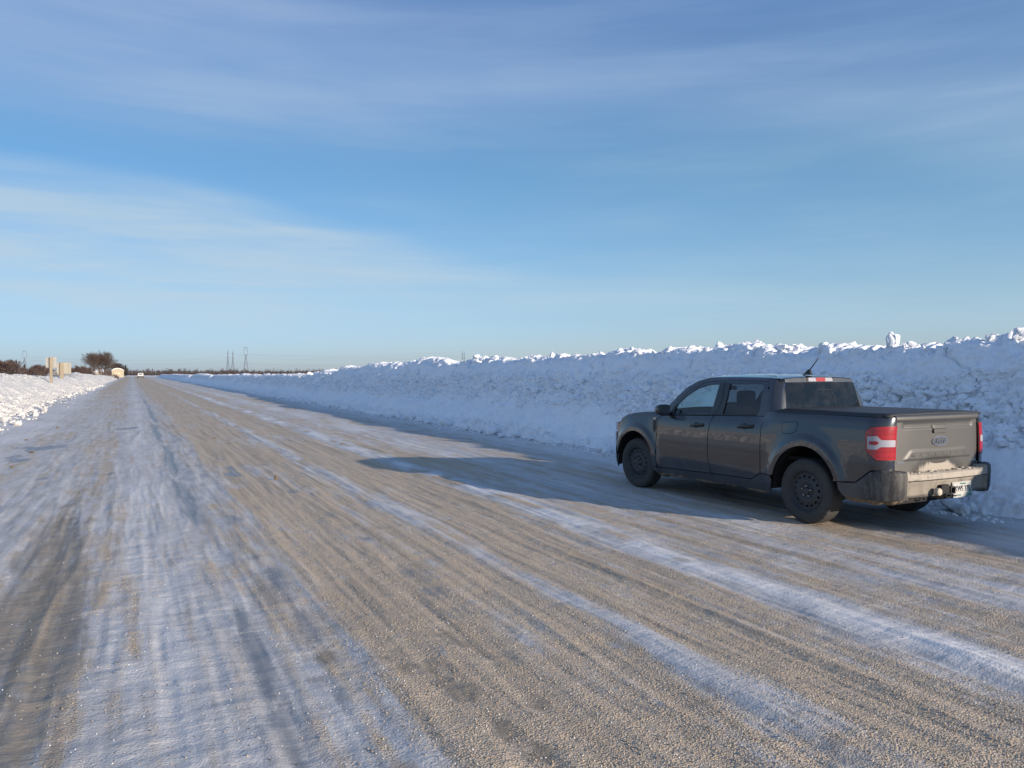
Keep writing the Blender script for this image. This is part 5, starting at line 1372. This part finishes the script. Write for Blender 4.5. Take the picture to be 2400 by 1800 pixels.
# small snow-capped sheds
for px, wpx, lb_ in ((54, 9, 'small dark shed with a snow-capped roof near the left edge'), (73, 10, 'small dark shed with a snow-capped roof left of the cream bins')):
    y = 250; u = W3(px, y); k = wpx * D2(u, y) / FPX / 2; zt = px_z(868.5, u, y); s_ = empty('small_shed', (u, y, 0)); tag(s_, lb_, 'shed', 'small sheds behind the left snow bank')
    bm = bmesh.new(); box(bm, -k, k, 0, 3, 0, zt * .7); from_bm('wall', bm, M_SHED, s_)
    mesh_from('snowy_roof', [(-k * 1.1, -.2, zt * .7), (k * 1.1, -.2, zt * .7), (k * 1.1, 3.2, zt * .7), (-k * 1.1, 3.2, zt * .7), (-k * .2, -.2, zt), (-k * .2, 3.2, zt)], [(0, 1, 4), (1, 2, 5, 4), (2, 3, 5), (3, 0, 4, 5), (0, 3, 2, 1)], M_SNOW, s_)

# signs seen from behind
y = 70; u = W3(120, y); Z = D2(u, y)
s_ = empty('road_sign', (u, y, 0)); tag(s_, 'tall square road sign seen from behind on one thick wooden post', 'road sign')
zt = px_z(837, u, y); zb_ = px_z(861.5, u, y)
bm = bmesh.new(); box(bm, -.095, .095, -.095, .095, .3, zt, .01); from_bm('post', bm, M_POST, s_, auto=40)
k = 11 * Z / FPX
bm = bmesh.new(); box(bm, -k, k, .107, .125, zb_, zt, .0); from_bm('panel', bm, M_BOARD, s_)
for q in (-.55, .55): box_obj('batten', (k * q - .025, k * q + .025, .085, .106, zb_ + .02, zt - .02), M_BOARD, s_, 0)
y = 88; u = W3(150, y); Z = D2(u, y); s_ = empty('slatted_sign', (u, y, 0)); tag(s_, 'wide slatted sign seen from behind with two rails and a wooden post', 'road sign')
zt = px_z(850, u, y); zb_ = px_z(877, u, y); k = 14.5 * Z / FPX
bm = bmesh.new(); box(bm, -.36, -.03, -.10, .02, .2, zt, .01); from_bm('post', bm, M_POST, s_, auto=40)
nS = 11
bm = bmesh.new(); sh_ = (zt - zb_ - .05) / nS
for i in range(nS): box(bm, -k, k, .045, .065, zb_ + .05 + sh_ * i + .012, zb_ + .05 + sh_ * (i + 1) - .012)
from_bm('slats', bm, M_SLAT, s_)
bm = bmesh.new(); box(bm, -k, k, .068, .075, zb_ + .03, zt); from_bm('panel', bm, M_SHED, s_)
for q in (-.93, .78): box_obj('rail', (k * q - .035, k * q + .035, .0, .044, zb_, zt), M_BOARD, s_, 0)
box_obj('base_beam', (-k, k, .0, .12, zb_ - .12, zb_), M_SHED, s_, 0)

# transmission towers
def tower(px, y, top, kind, label, basepx):
    u = W3(px, y); h = px_z(top, u, y); Z = D2(u, y); bw = basepx * Z / FPX / 2
    t_ = empty('transmission_tower', (u, y, 0)); tag(t_, label, 'transmission tower'); t_.rotation_euler = (0, 0, -.3)
    tb = TB(); th = .28 * Z / 1500
    def half(z):
        return bw * (1 - .82 * z / (h * .62)) if z < h * .62 else bw * .18
    zs_ = [0, h * .14, h * .27, h * .38, h * .47, h * .55, h * .62]
    for a_, b_ in zip(zs_, zs_[1:]):
        wa, wb_ = half(a_), half(b_); ca_ = [(1, 1), (1, -1), (-1, -1), (-1, 1)]
        for i in range(4):
            p, q = ca_[i], ca_[(i + 1) % 4]
            A = Vector((p[0] * wa, p[1] * wa, a_)); B = Vector((p[0] * wb_, p[1] * wb_, b_)); C_ = Vector((q[0] * wa, q[1] * wa, a_)); D_ = Vector((q[0] * wb_, q[1] * wb_, b_))
            tb.seg(A, B, th, th); tb.seg(A, D_, th * .5, th * .5); tb.seg(C_, B, th * .5, th * .5)
    body = tb.build('tower_body', M_LATTICE, t_)
    tb = TB()
    if kind == 'ring':        # waisted tower with an oval window head
        R_ = bw * .70; zc = h * .80; prev = None
        for s2 in (-1, 1):
            for k in range(13):
                a_ = -math.pi / 2 + math.pi * k / 12; p = Vector((s2 * R_ * math.cos(a_), 0, zc + h * .17 * math.sin(a_)))
                if prev is not None and k: tb.seg(prev, p, th * 1.4, th * 1.4)
                prev = p
        tb.seg(Vector((-R_ * .8, 0, h * .97)), Vector((R_ * .8, 0, h * .97)), th * 2, th * 2)
        tb.seg(Vector((-R_ * 1.1, 0, h * .80)), Vector((-R_ * .6, 0, h * .70)), th, th); tb.seg(Vector((R_ * 1.1, 0, h * .80)), Vector((R_ * .6, 0, h * .70)), th, th)
        tb.seg(Vector((0, 0, h * .60)), Vector((0, 0, h * .72)), th * 2.6, th * 2.6)
    else:
        for s2 in (-1, 1):
            tb.seg(Vector((s2 * bw * .18, 0, h * .62)), Vector((s2 * bw * .12, 0, h * .90)), th, th)
            for k in range(5): tb.seg(Vector((s2 * bw * .18, 0, h * (.62 + .055 * k))), Vector((-s2 * bw * .15, 0, h * (.62 + .055 * (k + 1)))), th * .6, th * .6)
        tb.seg(Vector((0, 0, h * .88)), Vector((0, 0, h)), th, th * .3)
        for zz, L in ((.64, .80), (.80, .50)):
            tb.seg(Vector((-bw * L, 0, h * zz)), Vector((bw * L, 0, h * zz)), th * 1.2, th * 1.2); tb.seg(Vector((-bw * L, 0, h * zz)), Vector((0, 0, h * (zz + .07))), th * .7, th * .7); tb.seg(Vector((bw * L, 0, h * zz)), Vector((0, 0, h * (zz + .07))), th * .7, th * .7)
    tb.build('tower_head', M_LATTICE, t_)
    return u, y, h
T0 = tower(58, 1100, 821.5, 'ring', 'transmission tower with an open oval head at the far left', 13)
T1 = tower(534.5, 1500, 817, 'mast', 'left one of the two slim lattice pylons beyond the snow wall', 8)
T2 = tower(546, 1520, 819, 'mast', 'slim lattice pylon directly left of the tower with the oval head', 8)
T3 = tower(576.5, 1500, 812.5, 'ring', 'transmission tower with an open oval head right of the two slim pylons', 12)
T4 = tower(1083.5, 1250, 820, 'mast', 'slim lattice pylon over the snow wall just left of the wide jagged block', 3.2)
T5 = tower(1088, 1300, 820, 'mast', 'right-hand slim pylon of the pair over the middle of the snow wall', 3.2)
T6 = tower(1557, 1100, 815, 'mast', 'single pylon tip over the snow wall beyond the pickup hood', 7)
T7 = tower(1596, 1100, 821, 'mast', 'left pylon tip of a far pair seen over the wall above the cab', 3)
T8 = tower(1607, 1100, 821, 'mast', 'right pylon tip of a far pair seen over the wall above the cab', 3)
# sagging power lines
def wire(A, fa, B, fb, off, label):
    a = Vector((A[0] + off, A[1], A[2] * fa)); b = Vector((B[0] + off, B[1], B[2] * fb)); tb = TB(); prev = None
    L = (b - a).length; sag = min(14, L * .012)
    for i in range(25):
        t_ = i / 24; p = a.lerp(b, t_) - Vector((0, 0, 4 * sag * t_ * (1 - t_)))
        if prev is not None: tb.seg(prev, p, .10, .10)
        prev = p
    return tb
far_l = (W3(-350, 1400), 1400, 44); mid = (W3(900, 1450), 1450, 31)
for k, (A, fa, B, fb, off, lb_) in enumerate([(T3, .72, T4, .92, 0, 'upper power line sagging from the oval-headed tower toward the middle of the snow wall'), (T3, .60, T4, .70, 6, 'lower power line sagging from the oval-headed tower toward the middle of the snow wall'),
        (T1, .66, T0, .75, 0, 'upper power line sagging from the slim pylons toward the far left tower'), (T1, .52, T0, .60, 6, 'lower power line sagging from the slim pylons toward the far left tower'),
        (T2, .78, T5, .80, 4, 'power line sagging from the second slim pylon to the pylon over the wall'), (T2, .45, T5, .45, 4, 'lowest power line between the slim pylons and the snow wall')]):
    o = wire(A, fa, B, fb, off, '').build('power_line', M_LATTICE); tag(o, lb_, 'power line', 'power lines on the horizon')

# the far vehicle on the road
y = 275; u = W3(329.5, y); Z = D2(u, y)
v = empty('white_suv', (u, y, .02)); tag(v, 'distant white vehicle with a dark bumper seen end-on at the far end of the road', 'car')
M_WH = simple('white_car_paint', (.80, .80, .79), .35, coat=.5)
prof = [(-.90, .38), (-.92, .70), (-.90, .98), (-.86, 1.05), (-.72, 1.52), (-.60, 1.64), (.60, 1.64), (.72, 1.52), (.86, 1.05), (.90, .98), (.92, .70), (.90, .38)]
V = []; secs = [(0, .94, .96), (.15, 1, 1), (2.2, 1, 1), (3.1, .98, .68), (4.2, .95, .62), (4.4, .85, .58)]; n = len(prof)
for yy, sx2, sz2 in secs: V += [(x * sx2, yy, .38 + (z - .38) * sz2) for x, z in prof]
F = [(i * n + k, i * n + (k + 1) % n, (i + 1) * n + (k + 1) % n, (i + 1) * n + k) for i in range(len(secs) - 1) for k in range(n)] + [tuple(range(n))[::-1], tuple(range((len(secs) - 1) * n, len(secs) * n))]
mesh_from('body', V, F, M_WH, v)
mesh_from('rear_glass', [(-.68, -.02, 1.08), (.68, -.02, 1.08), (.56, -.02, 1.48), (-.56, -.02, 1.48)], [(0, 1, 2, 3)], M_DARK, v)
for s2 in (-1, 1): mesh_from('side_glass', [(s2 * .885, .4, 1.06), (s2 * .885, 2.4, 1.06), (s2 * .76, 2.2, 1.50), (s2 * .76, .5, 1.50)], [(0, 1, 2, 3)], M_DARK, v)
box_obj('rear_bumper', (-.90, .90, -.10, .05, .36, .68), M_DARK, v, .03)
for s2 in (-1, 1):
    box_obj('tail_light', (s2 * .80 - .08, s2 * .80 + .08, -.04, .02, .78, 1.02), M_REDIN, v, .01)
    for yy in (.8, 3.4):
        bm = bmesh.new(); lathe(bm, [(.02, -.11), (.30, -.11), (.35, -.09), (.35, .09), (.30, .11), (.02, .11)], 20, 'x', (s2 * .80, yy, .35)); from_bm('wheel', bm, M_RUBBER, v, smooth=False)

# lumps and debris on the road
def debris(px, py, r, label, el=(1, 1, 1), seed=1, m_=None):
    Zd = CAM_H * FPX / (py - HY); X = (px - 1200) / FPX * Zd; u = Zd * math.sin(CAM_YAW) + X * math.cos(CAM_YAW); y = Zd * math.cos(CAM_YAW) - X * math.sin(CAM_YAW)
    me = clod_mesh('dirt_clod', seed, 2, 5, el); me.materials.clear(); me.materials.append(m_ or M_MUD)
    o = bpy.data.objects.new('dirt_clod', me); COL.objects.link(o); o.location = (u, y, .022 + r * el[2] * .6); o.scale = (r, r, r); o.rotation_euler = (0, 0, seed)
    tag(o, label, 'dirt clod', 'dark lumps lying on the road')
debris(646, 1130, .045, 'upright brown frozen dirt clod alone in the middle of the road', (.7, .7, 1.25), 41)
debris(681, 1120, .018, 'tiny dark lump just right of the upright brown clod', (1, 1, .6), 42)
debris(73, 1064, .045, 'dark flat lump on the pale left side of the road, nearest the photo edge', (1.4, 1, .5), 43)
debris(61, 1034, .04, 'dark lump on the left shoulder just above the flat one', (1.3, 1, .5), 44)
debris(134, 1005, .045, 'small dark speck of dirt on the left shoulder near the snow bank', (1, 1, .8), 45)
debris(26, 1098, .03, 'small dark lump at the left edge of the photo', (1, 1, .7), 46)
debris(503, 1030, .035, 'small dark lump up the road beyond the upright brown clod', (1.2, 1, .6), 47)
